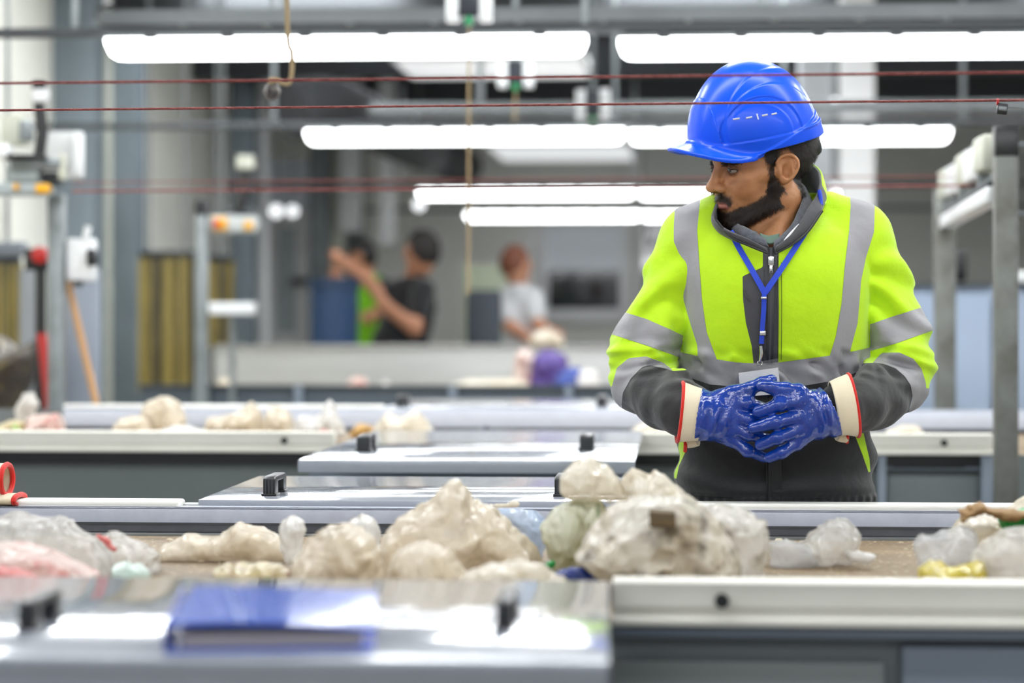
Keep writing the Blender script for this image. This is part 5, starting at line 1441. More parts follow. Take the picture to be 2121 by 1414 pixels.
bar('upper_beam', xf(6.09), 6.09, xf(7.95), 7.95, zb_ + .012, zb_ + .024, .022, M['dark']); bar('lower_beam', xf(6.09), 6.09, xf(7.95), 7.95, zb_ - .030, zb_ + .010, .022, M['whitep'])
MB().tube([(x_ + .11, 6.1, zb_ - .06), (x_ + .11, 6.1, zb_ + .11)], .012, 8).tube([(x_ + .03, 6.1, zb_ - .06), (x_ + .11, 6.1, zb_ - .06)], .010, 8).tube([(x_ + .03, 6.1, zb_ + .11), (x_ + .11, 6.1, zb_ + .11)], .010, 8).build('grab_loop', M['galv'], fr)
# left frame of the second line
post(118, 402, 34, 7.9, M['galv'], 'galvanised post on the left, carrying the boxes with yellow buttons')
post(418, 415, 26, 10.9, M['galv'], 'far galvanised post with a dark cap near the yellowed strip curtain', cap=True)
lf = empty('switch_frame', tuple(WY(60, 390, 7.8).xy) + (1.55,), 0, 'cluster of grey boxes, levers and yellow buttons at the left edge', 'switch frame')
def lbox(name, rect, Y, dep, m, bv=.006):
    a, b = WY(rect[0], rect[3], Y), WY(rect[2], rect[1], Y); o = MB().box((a.x, Y, a.z), (b.x, Y + dep, b.z)).build(name, m, lf, bevel=bv); o.matrix_parent_inverse = Matrix.Translation(-lf.location); return o
lbox('switch_box', (-20, 378, 92, 404), 7.75, .10, mat('grey_switch_box', '#9aa3a5', .45)); lbox('yellow_button', (72, 380, 102, 400), 7.72, .03, M['yellow']); lbox('yellow_button', (26, 380, 36, 394), 7.72, .03, M['yellow'])
lbox('back_plate', (88, 272, 168, 372), 8.1, .04, mat('pale_back_plate', '#c6c8c8', .4)); lbox('white_edge', (150, 275, 168, 366), 8.05, .05, M['whitep'])
lbox('lever', (12, 318, 92, 330), 7.7, .05, M['black']); lbox('housing', (20, 326, 130, 350), 7.75, .09, M['galv']); lbox('lower_housing', (14, 348, 78, 376), 7.75, .08, mat('grey_lower_housing', '#8b9494', .5))
lbox('dark_joint', (70, 356, 122, 384), 7.8, .06, M['dark']); lbox('cream_housing', (0, 236, 46, 300), 7.9, .1, M['pipe']); lbox('grey_housing', (-10, 296, 18, 332), 7.7, .08, M['whitep'], .02); lbox('grey_block', (38, 248, 62, 292), 7.85, .06, M['galv'])
lbox('shackle', (120, 318, 136, 372), 7.75, .02, M['pipe'])
bl = empty('signal_lamp', tuple(WY(60, 300, 7.6).xy) + (WY(60, 322, 7.6).z,), 0, 'black signal lamp with a white band at the top left', 'signal lamp')
rad = 15 / F * 7.6; bl.location.y = 7.72; zz = lambda py: WY(60, py, 7.6).z - bl.location.z
MB().tube([(0, 0, 0), (.012, 0, zz(268)), (.0, 0, zz(205))], .020, 12).build('stem', M['black'], bl)
MB().lathe([(rad, zz(206)), (rad * 1.3, zz(200)), (rad * 1.3, zz(180)), (rad, zz(178))], c=(.006, 0, 0)).build('white_band', M['whitep'], bl)
MB().lathe([(rad * .95, zz(178)), (rad * 1.05, zz(164)), (rad * .8, zz(160))], c=(0, 0, 0)).build('cap', M['black'], bl)
# white box with a black knob on the post, fire hose reel, wooden handle, red lever
e = empty('control_box', tuple(WY(162, 530, 7.9).xy) + (WY(162, 582, 7.9).z,), 0, 'white control box with a black knob beside the left post', 'control box'); hw = 27 / F * 7.9; hh = 90 / F * 7.9
MB().box((-hw, 0, 0), (hw, .1, hh)).build('body', M['whitep'], e, bevel=.01); MB().box((hw * .75, -.03, hh * .35), (hw * 1.5, .02, hh * .75)).build('knob', M['black'], e, bevel=.01); MB().box((-hw * .2, -.05, -.02), (hw * .3, .02, .0)).build('cable_gland', M['dark'], e, bevel=.004)
MB().tube([(hw * .6, 0, hh), (hw * .8, 0, hh + .04)], .012, 8).build('white_cable', M['whitep'], e)
q0, q1 = WY(138, 572, 8.0), WY(206, 866, 8.0); q1 = q0 + (q1 - q0) * (q0.z / (q0.z - q1.z))
o = MB().tube([tuple(q0), tuple((q0 + q1) / 2), tuple(q1)], [.012, .013, .013], 12).build('broom_handle', M['wood']); tag(recenter(o), 'wooden broom handle leaning to the left post', 'broom handle')
q0, q1 = WY(86, 690, 8.6), WY(98, 800, 8.6); q1 = q0 + (q1 - q0) * (q0.z / (q0.z - q1.z))
o = MB().tube([tuple(q0), tuple(q1)], [.018, .016], 10).build('red_bar', M['red']); tag(recenter(o), 'red bar leaning left of the left post', 'bar')
e = empty('hand_lever', tuple(WY(84, 560, 8.8).xy) + (WY(84, 690, 8.8).z,), 0, 'black upright lever with a red round knob left of the left post', 'lever'); zz = lambda py: WY(84, py, 8.8).z - e.location.z
MB().tube([(0, 0, -e.location.z), (0, 0, zz(560))], .022, 10).build('rod', M['black'], e); MB().lathe([(.005, -.03), (.03, -.02), (.03, .02), (.005, .03)], c=(.005, -.02, zz(528)), M=Matrix.Rotation(math.pi / 2, 4, 'X')).build('knob', M['red'], e); MB().box((-.06, -.01, zz(560)), (.03, .03, zz(515))).build('bracket', M['black'], e, bevel=.006)
# strip curtains
def curtain(px0, px1, y0, y1, Y, lab, cols):
    e = empty('strip_curtain', tuple(WY((px0 + px1) / 2, y1, Y).xy) + (WY(px0, y1, Y).z,), 0, lab, 'strip curtain'); x0, x1 = WY(px0, y1, Y).x - e.location.x, WY(px1, y1, Y).x - e.location.x; h = WY(px0, y0, Y).z - e.location.z
    n = len(cols); w_ = (x1 - x0) / n
    for xx in (x0 + .05, x1 - .05): MB().box((xx - .008, -.008, h + .03), (xx + .008, .008, RZ - e.location.z)).build('hanger_rod', M['galv'], e)
    MB().box((x0, -.015, h), (x1, .03, h + .035)).build('rail', M['dark'], e, bevel=.004)
    for i, c in enumerate(cols):
        a = x0 + i * w_; pr = [(a - .01, .006 * (i % 2)), (a + w_ * .5, .012 + .006 * (i % 2)), (a + w_ + .01, .006 * (i % 2)), (a + w_ + .01, .004 + .006 * (i % 2)), (a + w_ * .5, .017 + .006 * (i % 2)), (a - .01, .004 + .006 * (i % 2))]
        MB().prism(pr, 0, h, axis='z').build('strip', M['strip'] if c else M['stripd'], e)
    return e
curtain(290, 402, 532, 812, 13.6, 'yellowed hanging strip curtain between the column and the far post', (1, 1, 0, 1, 1, 0, 1, 0))
curtain(432, 480, 540, 720, 13.9, 'short yellowed strip curtain right of the far post', (1, 1, 0, 1))
curtain(-40, 40, 545, 770, 9.6, 'yellowed strip curtain at the left edge of the picture', (1, 1, 1, 0, 1))
thing_box('metal_panel', (40, 556, 78, 1350), 9.4, .03, mat('grey_metal_panel', '#8a8d92', .4, .3), 'grey metal panel right of the left-edge strip curtain', 'panel')
thing_box('metal_panel', (136, 560, 205, 1365), 9.2, .03, mat('blue_grey_panel', '#8d95a2', .45), 'blue grey panel behind the wooden broom handle', 'panel')
thing_box('shelf_bracket', (-30, 500, 46, 530), 9.38, .10, mat('slate_shelf', '#70757c', .4), 'slate grey metal shelf at the left edge above the strip curtain', 'shelf')
e = empty('tray_stand', tuple(WY(474, 652, 10.8).xy) + (0,), 0, 'white tray on a thin leg right of the far post', 'tray'); k = 10.8 / F; z_ = WY(474, 652, 10.8).z
MB().box((-44 * k, 0, z_), (46 * k, .16, z_ + 26 * k)).build('tray', M['whitep'], e, bevel=.01); MB().box((-.012, .07, 0), (.012, .094, z_)).build('leg', M['galv'], e)
e = empty('emergency_stop_box', tuple(WY(485, 465, 10.9).xy) + (WY(485, 480, 10.9).z,), 0, 'grey box with a red and yellow emergency stop at the far post', 'emergency stop'); k = 10.9 / F
MB().box((-55 * k, 0, 0), (45 * k, .1, 34 * k)).build('body', mat('pale_stop_box', '#b9bfbf', .4), e, bevel=.01); MB().box((-44 * k, -.03, 2 * k), (-14 * k, 0, 30 * k)).build('yellow_collar', M['yellow'], e, bevel=.01); MB().box((-42 * k, -.07, 6 * k), (-24 * k, -.03, 26 * k)).build('red_button', M['red'], e, bevel=.02); MB().box((22 * k, -.02, 4 * k), (40 * k, 0, 22 * k)).build('yellow_label', M['yellow'], e, bevel=.004)
e = empty('signal_lamp', tuple(WY(508, 400, 10.95).xy) + (WY(508, 445, 10.95).z,), 0, 'black signal lamp with a pale top beside the far post', 'signal lamp')
MB().tube([(-.03, 0, 0), (0, 0, 60 * k), (0, 0, 95 * k)], .03, 10).build('stem', M['black'], e); MB().lathe([(.035, 95 * k), (.045, 100 * k), (.04, 125 * k)], seg=16).build('pale_top', M['pipe'], e); MB().box((-.10, -.02, 0), (.05, .05, .03)).build('base', M['dark'], e, bevel=.01)
for px, y0, y1, Y, w_, lab in ((800, 425, 505, 19.2, 16, 'short white duct hanging left of the man in black'), (724, 385, 480, 19.6, 22, 'white duct hanging above the navy bin')):
    a, b = WY(px - w_, y1, Y), WY(px + w_, y0, Y); o = MB().box((a.x, Y, a.z), (b.x, Y + .12, RZ)).build('hanging_duct', M['whitep'], bevel=.01); tag(recenter(o), lab, 'duct')
# small round lamps further back
for px, py, Y, r, lab in ((1728, 214, 14.6, .030, 'small round white lamp right of the blue helmet'), (1727, 392, 14.95, .034, 'small round white lamp right of the worker at collar height'), (572, 437, 18.5, .05, 'small round lamp over the white glazed door, left one'), (606, 437, 18.9, .045, 'small round lamp over the white glazed door, right one'), (868, 424, 18.5, .045, 'small round lamp above the man in black')):
    c = WY(px, py, Y); e = empty('bulkhead_lamp', tuple(c), 0, lab, 'lamp')
    MB().lathe([(r * math.sin(a_) + .001, -r * math.cos(a_)) for a_ in np.linspace(.05, 3.09, 14)], seg=20).build('globe', M['bulb'], e); MB().tube([(0, .02, r * .9), (0, .02, RZ - c.z)], .006, 6).build('hanger_rod', M['galv'], e)

# ================================================================== red pull cords and the hanging knob
def cord(p, q, r, lab, m=None, sag=.004):
    P = [np.array(p) * (1 - t) + np.array(q) * t - np.array([0, 0, sag * 4 * t * (1 - t)]) for t in np.linspace(0, 1, 40)]
    o = MB().tube(P, r, 8).build('red_rope', m or M['cord']); return tag(recenter(o), lab, 'cord')
cord(WY(-60, 229, 3.97), WY(2190, 206.5, 3.97), .0020, 'lower red pull cord crossing the blue helmet', sag=.0)
cord(WY(-60, 173, 3.52), WY(2190, 149, 3.52), .0020, 'upper red pull cord, blurred, above the other one', sag=.0)
cord(WY(150, 396, 6.7), WY(2050, 384, 6.7), .0030, 'red pull cord along the second line behind the worker', sag=.0)
cord(WY(150, 378, 7.3), WY(2050, 364, 7.3), .0018, 'thin dark red cord along the far edge of the second line', sag=.0)
e = empty('cord_clip', tuple(WY(2078, 211, 3.97)), 0, 'black clip on the lower red cord at the right edge', 'clip'); k = 3.97 / F
MB().box((-11 * k, -.006, -26 * k), (10 * k, .006, -3 * k), Matrix.Rotation(.12, 4, 'Y')).build('clamp', M['black'], e, bevel=.002); MB().box((-9 * k, -.0075, -19 * k), (8 * k, -.004, -10 * k), Matrix.Rotation(.12, 4, 'Y')).build('metal_plate', M['galv'], e, bevel=.001); MB().tube([(-14 * k, 0, 0), (-9 * k, 0, 0)], .0055, 10).build('red_bead', M['red'], e)
MB().tube(catmull([(8 * k, 0, -12 * k), (30 * k, 0, -13 * k), (60 * k, 0, -22 * k)], 12), .0010, 6).build('wire', M['galv'], e)
e = empty('rope_toggle', tuple(WY(563, 190, 5.6)), 0, 'dark round knob on a tan rope hanging top left', 'pull knob'); k = 5.6 / F
MB().tube(catmull([(40 * k, 0, 900 * k), (32 * k, 0, 190 * k), (42 * k, 0, 80 * k), (42 * k, 0, 40 * k), (36 * k, 0, 18 * k), (22 * k, 0, 18 * k), (8 * k, 0, 26 * k), (3 * k, 0, 20 * k)], 50), .0056, 8).build('rope', M['rope'], e)
MB().lathe([(.002, -19 * k), (12 * k, -15 * k), (19 * k, 0), (13 * k, 14 * k), (.002, 19 * k)], seg=24).build('knob', mat('dark_worn_knob', '#3a3638', .3, .4, var=.6, var_scale=60, var_color='#b0a8a0'), e)
MB().lathe([(.003, 15 * k), (8 * k, 17 * k), (9 * k, 24 * k), (5 * k, 29 * k), (.002, 30 * k)], seg=16).build('knot', M['rope'], e)
# ================================================================== plastic waste on the belts
def plastic(name, c, c2, clear=0.0, gloss=0.25, dirt=None, dscale=9.0, damt=.5, transl=.3, print_=None, pscale=22.0):
    m = bpy.data.materials.new(name); m.use_nodes = True; g2 = NT(m); b = g2.n['Principled BSDF']; out = g2.n['Material Output']
    tc = g2.new('ShaderNodeTexCoord'); n1 = g2.new('ShaderNodeTexNoise', i_Scale=dscale, i_Detail=6.0, i_Roughness=.65); g2.link(tc.outputs['Object'], n1.inputs['Vector'])
    rp = g2.new('ShaderNodeValToRGB'); e = rp.color_ramp.elements; e[0].position, e[0].color = .36, lin(c); e[1].position, e[1].color = .66, lin(c2); g2.link(n1.outputs['Fac'], rp.inputs['Fac'])
    last = rp.outputs['Color']
    for k, (col, sc, amt, lo) in enumerate([q for q in ((dirt, dscale * 2.3, damt, .56), (print_, pscale, .85, .62)) if q[0]]):
        n2 = g2.new('ShaderNodeTexNoise', i_Scale=sc, i_Detail=3.0); mp = g2.new('ShaderNodeMapping'); mp.inputs['Location'].default_value = (3.1 + k, 1.7, k * 2.0); g2.link(tc.outputs['Object'], mp.inputs['Vector']); g2.link(mp.outputs['Vector'], n2.inputs['Vector'])
        r2 = g2.new('ShaderNodeMapRange'); r2.inputs['From Min'].default_value = lo; r2.inputs['From Max'].default_value = lo + .10; r2.inputs['To Max'].default_value = amt; g2.link(n2.outputs['Fac'], r2.inputs['Value'])
        mx = g2.new('ShaderNodeMix', data_type='RGBA'); mx.inputs[7].default_value = lin(col); g2.link(r2.outputs['Result'], mx.inputs[0]); g2.link(last, mx.inputs[6]); last = mx.outputs[2]
    g2.link(last, b.inputs['Base Color']); b.inputs['Roughness'].default_value = gloss; b.inputs['Specular IOR Level'].default_value = .45
    hs_ = None
    for sc, wt in ((13.0, 1.0), (31.0, .35)):
        n3 = g2.new('ShaderNodeTexNoise', i_Scale=sc, i_Detail=1.0, i_Distortion=.9); g2.link(tc.outputs['Object'], n3.inputs['Vector'])
        a1 = g2.new('ShaderNodeMath', operation='SUBTRACT'); a1.inputs[1].default_value = .5; g2.link(n3.outputs['Fac'], a1.inputs[0])
        a2 = g2.new('ShaderNodeMath', operation='ABSOLUTE'); g2.link(a1.outputs[0], a2.inputs[0])
        a3 = g2.new('ShaderNodeMath', operation='MULTIPLY_ADD'); a3.inputs[1].default_value = -wt; g2.link(a2.outputs[0], a3.inputs[0])
        if hs_ is not None: g2.link(hs_, a3.inputs[2])
        else: a3.inputs[2].default_value = 1.0
        hs_ = a3.outputs[0]
    bp = g2.new('ShaderNodeBump'); bp.inputs['Strength'].default_value = .6; bp.inputs['Distance'].default_value = .045; g2.link(hs_, bp.inputs['Height']); g2.link(bp.outputs['Normal'], b.inputs['Normal'])
    tr = g2.new('ShaderNodeBsdfTranslucent'); g2.link(last, tr.inputs['Color'])
    m1 = g2.new('ShaderNodeMixShader'); m1.inputs[0].default_value = transl; g2.link(b.outputs[0], m1.inputs[1]); g2.link(tr.outputs[0], m1.inputs[2]); res = m1.outputs[0]
    if clear > 0:
        tp = g2.new('ShaderNodeBsdfTransparent'); tp.inputs[0].default_value = (.95, .95, .95, 1); m2 = g2.new('ShaderNodeMixShader'); m2.inputs[0].default_value = clear; g2.link(res, m2.inputs[1]); g2.link(tp.outputs[0], m2.inputs[2]); res = m2.outputs[0]
    g2.link(res, out.inputs['Surface']); return m
PL_ = {
 'beige': plastic('beige_bag_film', '#f5ecdc', '#e8dabf', clear=.20, gloss=.2, dirt='#a48c66', transl=.3),
 'cream': plastic('cream_bag_film', '#f7f2e6', '#ebe0c8', clear=.20, gloss=.2, dirt='#b9a680', damt=.35),
 'white': plastic('white_bag_film', '#f6f5f3', '#e8e5df', clear=.20, gloss=.2, dirt='#b5a894', damt=.35),
 'clear': plastic('clear_bag_film', '#f2f0ec', '#e0dcd5', clear=.46, gloss=.12, dirt='#b7aa94', damt=.4),
 'clearg': plastic('greyish_clear_film', '#eceded', '#d8d9da', clear=.52, gloss=.10),
 'pink': plastic('pinkish_film', '#f3e6de', '#e9c6bb', clear=.12, dirt='#cf6f68', damt=.7, dscale=7),
 'red': plastic('red_film', '#d9655e', '#e89c94', clear=.1),
 'mint': plastic('mint_film', '#e4f0e9', '#c6ded2', clear=.12),
 'dirty': plastic('dirty_grey_film', '#ebe6da', '#d6cab2', dirt='#5d5140', damt=.75, dscale=11, transl=.3),
 'dirtyw': plastic('dirty_white_film', '#f0ede6', '#dfd9cd', clear=.20, gloss=.2, dirt='#7a6e5c', damt=.6, dscale=13, transl=.3),
 'green': plastic('green_printed_film', '#edeedf', '#d3d4b0', print_='#5aa566', pscale=26, dirt='#8d8a58', damt=.6),
 'wrap': plastic('green_brown_wrapper', '#ece3c6', '#d8c690', print_='#7cc04a', pscale=34, dirt='#8a5228', damt=.8),
 'bubble': plastic('pale_blue_film', '#d6e0ee', '#b7cdea', clear=.15, gloss=.12, print_='#6f9be0', pscale=14),
 'blue': plastic('blue_film', '#1c3f9a', '#12286a', transl=.1), 'dblue': plastic('dark_film', '#1d222c', '#15181f', transl=.05),
 'yellow': plastic('yellow_film', '#e8d96a', '#c9b42c', dirt='#f2ecd0', damt=.7),
 'gstrip': plastic('bright_green_film', '#35b257', '#1f8c42'), 'purple': plastic('purple_film', '#5b4591', '#48377a', transl=.15),
 'card': mat('brown_cardboard', '#a07f55', .8, var=.5, var_scale=18, bump=.3, bump_scale=40), 'orange': plastic('orange_tan_film', '#dcb878', '#c79a55'),
}
def bag(outline, Y, T, m, label, group=None, name='plastic_bag', seed=0, crum=.010, floor=ZB, R=None, cat='plastic bag', lean=0.0, freq=1.0, smooth=True):
    P = np.array([(p.x, p.z) for p in (WY(x, y, Y) for x, y in outline)])
    lo, hi = P.min(0), P.max(0); size = max(hi - lo)
    if smooth:
        n = len(P); C_ = catmull(np.vstack([P[-2:], P, P[:3]]), (n + 4) * 4 + 1)[8:8 + 4 * n]; L_ = np.vstack([P, P[:1]]); t_ = np.linspace(0, n, 4 * n + 1)[:-1]; P = .5 * C_ + .5 * np.stack([np.interp(t_, np.arange(n + 1), L_[:, k_]) for k_ in (0, 1)], 1)
    R = R or min(hi - lo) * .5
    h = max(size / 64, .0028); pad = .014
    z0 = max(lo[1], floor) if floor is not None else lo[1]
    g = Grid((lo[0] - pad, -T - pad - .01, z0 - 3 * h), (hi[0] + pad, T + pad + .01, hi[1] + pad), h)
    xx, zz = np.meshgrid(g.ax[0], g.ax[2], indexing='ij')
    w = h * .9
    s2 = poly_sd(xx, zz, P) + .005 * noise(xx, np.full_like(xx, Y), zz, 26 * freq, seed) + .003 * (1 - 2 * np.abs(noise(xx, np.full_like(xx, Y), zz, 75 * freq, seed + 7)))
    pr = T * np.sqrt(np.clip(1 - (1 - np.clip(-s2 / R, 0, 1)) ** 2, 0, 1))
    s2 = s2[:, None, :].astype(np.float32); pr = pr[:, None, :].astype(np.float32)
    X, Yy, Z = g.x, g.y, g.z
    yc = .35 * T * noise(X, Yy * 0, Z, 9 * freq, seed + 1) + lean * (Z - z0)
    rr = np.random.default_rng(seed + 100); nz = 0; wx, wz_ = .030 * noise(X, Yy, Z, 11 * freq, seed + 8), .030 * noise(X, Yy, Z, 12 * freq, seed + 9)
    for i_ in range(7):
        dv = rr.normal(size=3); dv[1] *= .6; dv /= np.linalg.norm(dv); ff = rr.uniform(6, 17) * freq
        ph = ((X + wx) * dv[0] + Yy * dv[1] + (Z + wz_) * dv[2]) * ff + rr.uniform(0, 9)
        nz = nz + (np.abs(ph - np.floor(ph) - .5) * 4 - 1) * 7.0 * freq / ff
    nz = nz * .42; n2 = 1 - 2 * np.abs(noise(X, Yy * .8, Z, 36 * freq, seed + 3)); n3 = noise(X, Yy, Z, 9 * freq, seed + 5); n4 = 1 - 2 * np.abs(noise(X + .3 * Z, Yy * .8, Z, 70 * freq, seed + 6))
    d = np.abs(Yy - yc) - pr
    d = np.maximum(d, s2 * 1.0) if False else np.where(s2 > 0, np.sqrt(s2 ** 2 + np.maximum(np.abs(Yy - yc), 0) ** 2), d * .75)
    k = np.clip(pr / (T * .5), .15, 1)
    d = d - crum * k * (nz * 1.25 + n2 * .45 + n3 * .8 + n4 * .04) * .9
    if floor is not None: d = np.maximum(d, np.float32(floor + .0005) - Z)
    d = np.maximum(d, s2 - .004)
    V, Q = nets(g, d.astype(np.float32))
    V = V + np.array([0, Y, 0])
    o = link_mesh(name, to_mesh(name, V, Q), m, None, smooth=False); o.data.shade_smooth()
    recenter(o); return tag(o, label, cat, group)
G1 = 'plastic waste on the nearest belt'; G2 = 'plastic waste on the second belt'; G3 = 'plastic waste on the far belt'
B1 = [
 ([(-40, 1078), (60, 1066), (120, 1074), (172, 1104), (216, 1148), (238, 1180), (225, 1215), (-40, 1215)], 3.36, .085, 'clear', 'large clear whitish bag at the left edge of the nearest belt'),
 ([(-40, 1135), (30, 1120), (90, 1132), (150, 1158), (196, 1190), (180, 1240), (60, 1262), (-40, 1262)], 3.10, .085, 'pink', 'pinkish crumpled film at the left edge, in front of the large clear bag'),
 ([(-40, 1178), (30, 1172), (72, 1190), (80, 1215), (40, 1240), (-40, 1240)], 2.985, .03, 'red', 'red streaked film at the left edge, nearest the lid'),
 ([(186, 1112), (240, 1098), (290, 1118), (328, 1150), (324, 1188), (300, 1206), (240, 1206), (205, 1170)], 3.42, .06, 'clear', 'clear bag with a pink edge right of the big left-edge bag'),
 ([(196, 1106), (220, 1110), (246, 1138), (236, 1146), (214, 1130)], 3.30, .012, 'red', 'narrow pink film strip lying on the clear bag at the left'),
 ([(236, 1168), (268, 1160), (300, 1164), (316, 1190), (305, 1226), (240, 1226), (234, 1200)], 3.26, .04, 'mint', 'small mint green film scrap left of the bare belt'),
 ([(326, 1142), (385, 1106), (440, 1112), (490, 1086), (545, 1096), (590, 1112), (640, 1150), (610, 1172), (470, 1168), (400, 1174), (345, 1174)], 3.62, .055, 'beige', 'long low beige film stretched across the belt, left of the heap'),
 ([(505, 1096), (525, 1088), (552, 1096), (548, 1108), (512, 1110)], 3.78, .012, 'pink', 'tiny white and red scrap behind the long beige film'),
 ([(580, 1150), (574, 1108), (590, 1074), (614, 1068), (632, 1088), (634, 1130), (648, 1176), (588, 1180)], 3.50, .045, 'white', 'pale upright bag end standing at the left of the heap'),
 ([(442, 1178), (470, 1164), (530, 1166), (580, 1172), (612, 1190), (600, 1224), (480, 1220), (446, 1206)], 3.24, .035, 'wrap', 'cream and green wrapper with a brown end, in front of the long beige film'),
 ([(606, 1160), (640, 1112), (680, 1086), (724, 1084), (760, 1102), (788, 1140), (802, 1190), (796, 1228), (620, 1228), (602, 1195)], 3.26, .085, 'beige', 'round beige crumpled bag left of the tall peaked bag'),
 ([(716, 1080), (750, 1062), (785, 1080), (792, 1115), (790, 1160), (730, 1160)], 3.56, .03, 'white', 'white film with red print peeking out behind the round beige bag'),
 ([(790, 1118), (820, 1080), (880, 1034), (912, 1002), (940, 988), (962, 1008), (982, 1040), (1032, 1064), (1082, 1100), (1108, 1132), (1116, 1190), (900, 1200), (792, 1196)], 3.42, .095, 'beige', 'tall peaked beige bag in the middle of the heap'),
 ([(798, 1165), (840, 1122), (890, 1114), (932, 1134), (956, 1172), (996, 1204), (990, 1238), (812, 1238)], 3.18, .065, 'beige', 'crumpled beige bag at the foot of the tall peaked bag'),
 ([(958, 1206), (1000, 1172), (1050, 1160), (1105, 1166), (1150, 1192), (1180, 1212), (1170, 1250), (960, 1250)], 3.10, .055, 'cream', 'pale cream film lying low in front of the tall peaked bag'),
 ([(1006, 1050), (1060, 1046), (1118, 1056), (1140, 1092), (1128, 1150), (1136, 1190), (1080, 1190), (1060, 1110), (1025, 1075)], 3.62, .04, 'bubble', 'pale blue transparent film between the peaked bag and the green printed bag'),
 ([(1008, 1050), (1016, 1040), (1068, 1038), (1074, 1048), (1050, 1056)], 3.70, .012, 'cream', 'small cream scrap lying on the pale blue film'),
 ([(1122, 1090), (1150, 1042), (1200, 1028), (1246, 1040), (1262, 1090), (1240, 1160), (1200, 1192), (1140, 1190)], 3.44, .07, 'green', 'green printed bag in the middle of the heap'),
 ([(1158, 1008), (1176, 970), (1214, 938), (1238, 950), (1272, 976), (1296, 1008), (1300, 1040), (1230, 1046), (1170, 1036)], 3.42, .055, 'cream', 'cream bag on top of the heap with a pointed crest'),
 ([(1284, 1004), (1310, 972), (1345, 986), (1360, 976), (1400, 1004), (1450, 1036), (1470, 1066), (1380, 1080), (1290, 1060)], 3.40, .06, 'cream', 'second cream bag on top of the heap, with a green mark'),
 ([(1182, 1160), (1214, 1104), (1262, 1052), (1330, 1024), (1400, 1020), (1450, 1046), (1500, 1090), (1530, 1150), (1520, 1228), (1270, 1228), (1228, 1194)], 3.22, .10, 'dirty', 'huge dirty grey bag with a brown label, largest of the heap'),
 ([(1440, 1060), (1480, 1034), (1540, 1050), (1588, 1086), (1598, 1140), (1582, 1176), (1596, 1226), (1510, 1226), (1480, 1130)], 3.30, .075, 'dirtyw', 'dirty white crumpled bag at the right end of the heap'),
 ([(1136, 1186), (1170, 1176), (1210, 1180), (1244, 1196), (1230, 1216), (1150, 1208)], 3.24, .02, 'blue', 'blue and black film scrap under the heap, left of the huge dirty bag'),
 ([(1118, 1176), (1140, 1160), (1150, 1164), (1130, 1184)], 3.30, .008, 'gstrip', 'narrow green film strip below the green printed bag'),
 ([(1592, 1120), (1640, 1116), (1690, 1132), (1704, 1160), (1690, 1182), (1600, 1182)], 3.56, .035, 'clearg', 'flat clear film lying right of the heap'),
 ([(1652, 1128), (1688, 1092), (1728, 1070), (1764, 1080), (1783, 1106), (1776, 1144), (1764, 1172), (1690, 1172), (1660, 1158)], 3.60, .055, 'clear', 'rounded clear bag standing alone on the bare belt'),
 ([(1752, 1142), (1780, 1134), (1812, 1152), (1800, 1170), (1756, 1170)], 3.54, .018, 'white', 'small white film tail beside the rounded clear bag'),
 ([(1888, 1122), (1906, 1100), (1936, 1104), (1990, 1088), (2020, 1100), (2030, 1160), (2000, 1198), (1910, 1196), (1892, 1160)], 3.46, .06, 'clearg', 'clear glassy bag at the left of the right-hand heap'),
 ([(1960, 1110), (1990, 1070), (2040, 1058), (2090, 1080), (2110, 1130), (2080, 1200), (1980, 1200)], 3.60, .055, 'cream', 'cream bag under the cardboard in the right-hand heap'),
 ([(2020, 1140), (2060, 1106), (2121, 1086), (2180, 1090), (2180, 1240), (2040, 1236), (2020, 1190)], 3.24, .075, 'clear', 'large clear bag at the right edge of the picture'),
 ([(1902, 1182), (1930, 1158), (1980, 1166), (2035, 1156), (2046, 1190), (2030, 1226), (1916, 1224)], 3.22, .045, 'yellow', 'yellow film lying low in the right-hand heap'),
 ([(1902, 1200), (1925, 1190), (1952, 1200), (1950, 1228), (1906, 1228)], 3.13, .025, 'cream', 'small cream scrap in front of the yellow film'),
 ([(2060, 1080), (2090, 1050), (2140, 1018), (2180, 1014), (2180, 1080), (2080, 1104)], 3.66, .05, 'cream', 'pale carton corner on top of the right-hand heap'),
 ([(2064, 1072), (2100, 1060), (2150, 1046), (2150, 1084), (2100, 1106), (2072, 1094)], 3.52, .015, 'gstrip', 'bright green film piece in the right-hand heap'),
 ([(1815, 1204), (1840, 1194), (1872, 1202), (1868, 1216), (1820, 1216)], 3.26, .010, 'white', 'flat white scrap near the ivory bumper on the right'),
]
for i, (ol, Y, T, m, lab) in enumerate(B1):
    top = lab.startswith(('cream bag on top', 'second cream', 'narrow pink', 'small cream scrap lying', 'pale carton', 'bright green'))
    bag(ol, Y, T, PL_[m], lab, G1, seed=i + 1, crum=min(.016, T * .2), floor=None if top else ZB, name='plastic_bag' if T > .03 else 'film_scrap', cat='plastic bag' if T > .03 else 'plastic scrap')
# brown label stuck on the huge bag
hb = [o for o in bpy.data.objects if o.get('label', '').startswith('huge dirty')][0]
q = [WY(x, y, 3.095) for x, y in ((1344, 1058), (1398, 1062), (1400, 1094), (1346, 1092))]
mb = MB(); mb.add([tuple(p - hb.location) for p in q] + [tuple(p - hb.location + Vector((0, .05, 0))) for p in q], [(0, 1, 2, 3), (7, 6, 5, 4), (0, 4, 5, 1), (1, 5, 6, 2), (2, 6, 7, 3), (3, 7, 4, 0)])
o = mb.build('paper_label', mat('brown_label', '#6e5a3a', .7, var=.8, var_scale=30, var_color='#3c3222', stretch=(.3, 1, 2)), hb, bevel=.002); o['label'] = 'brown paper label'
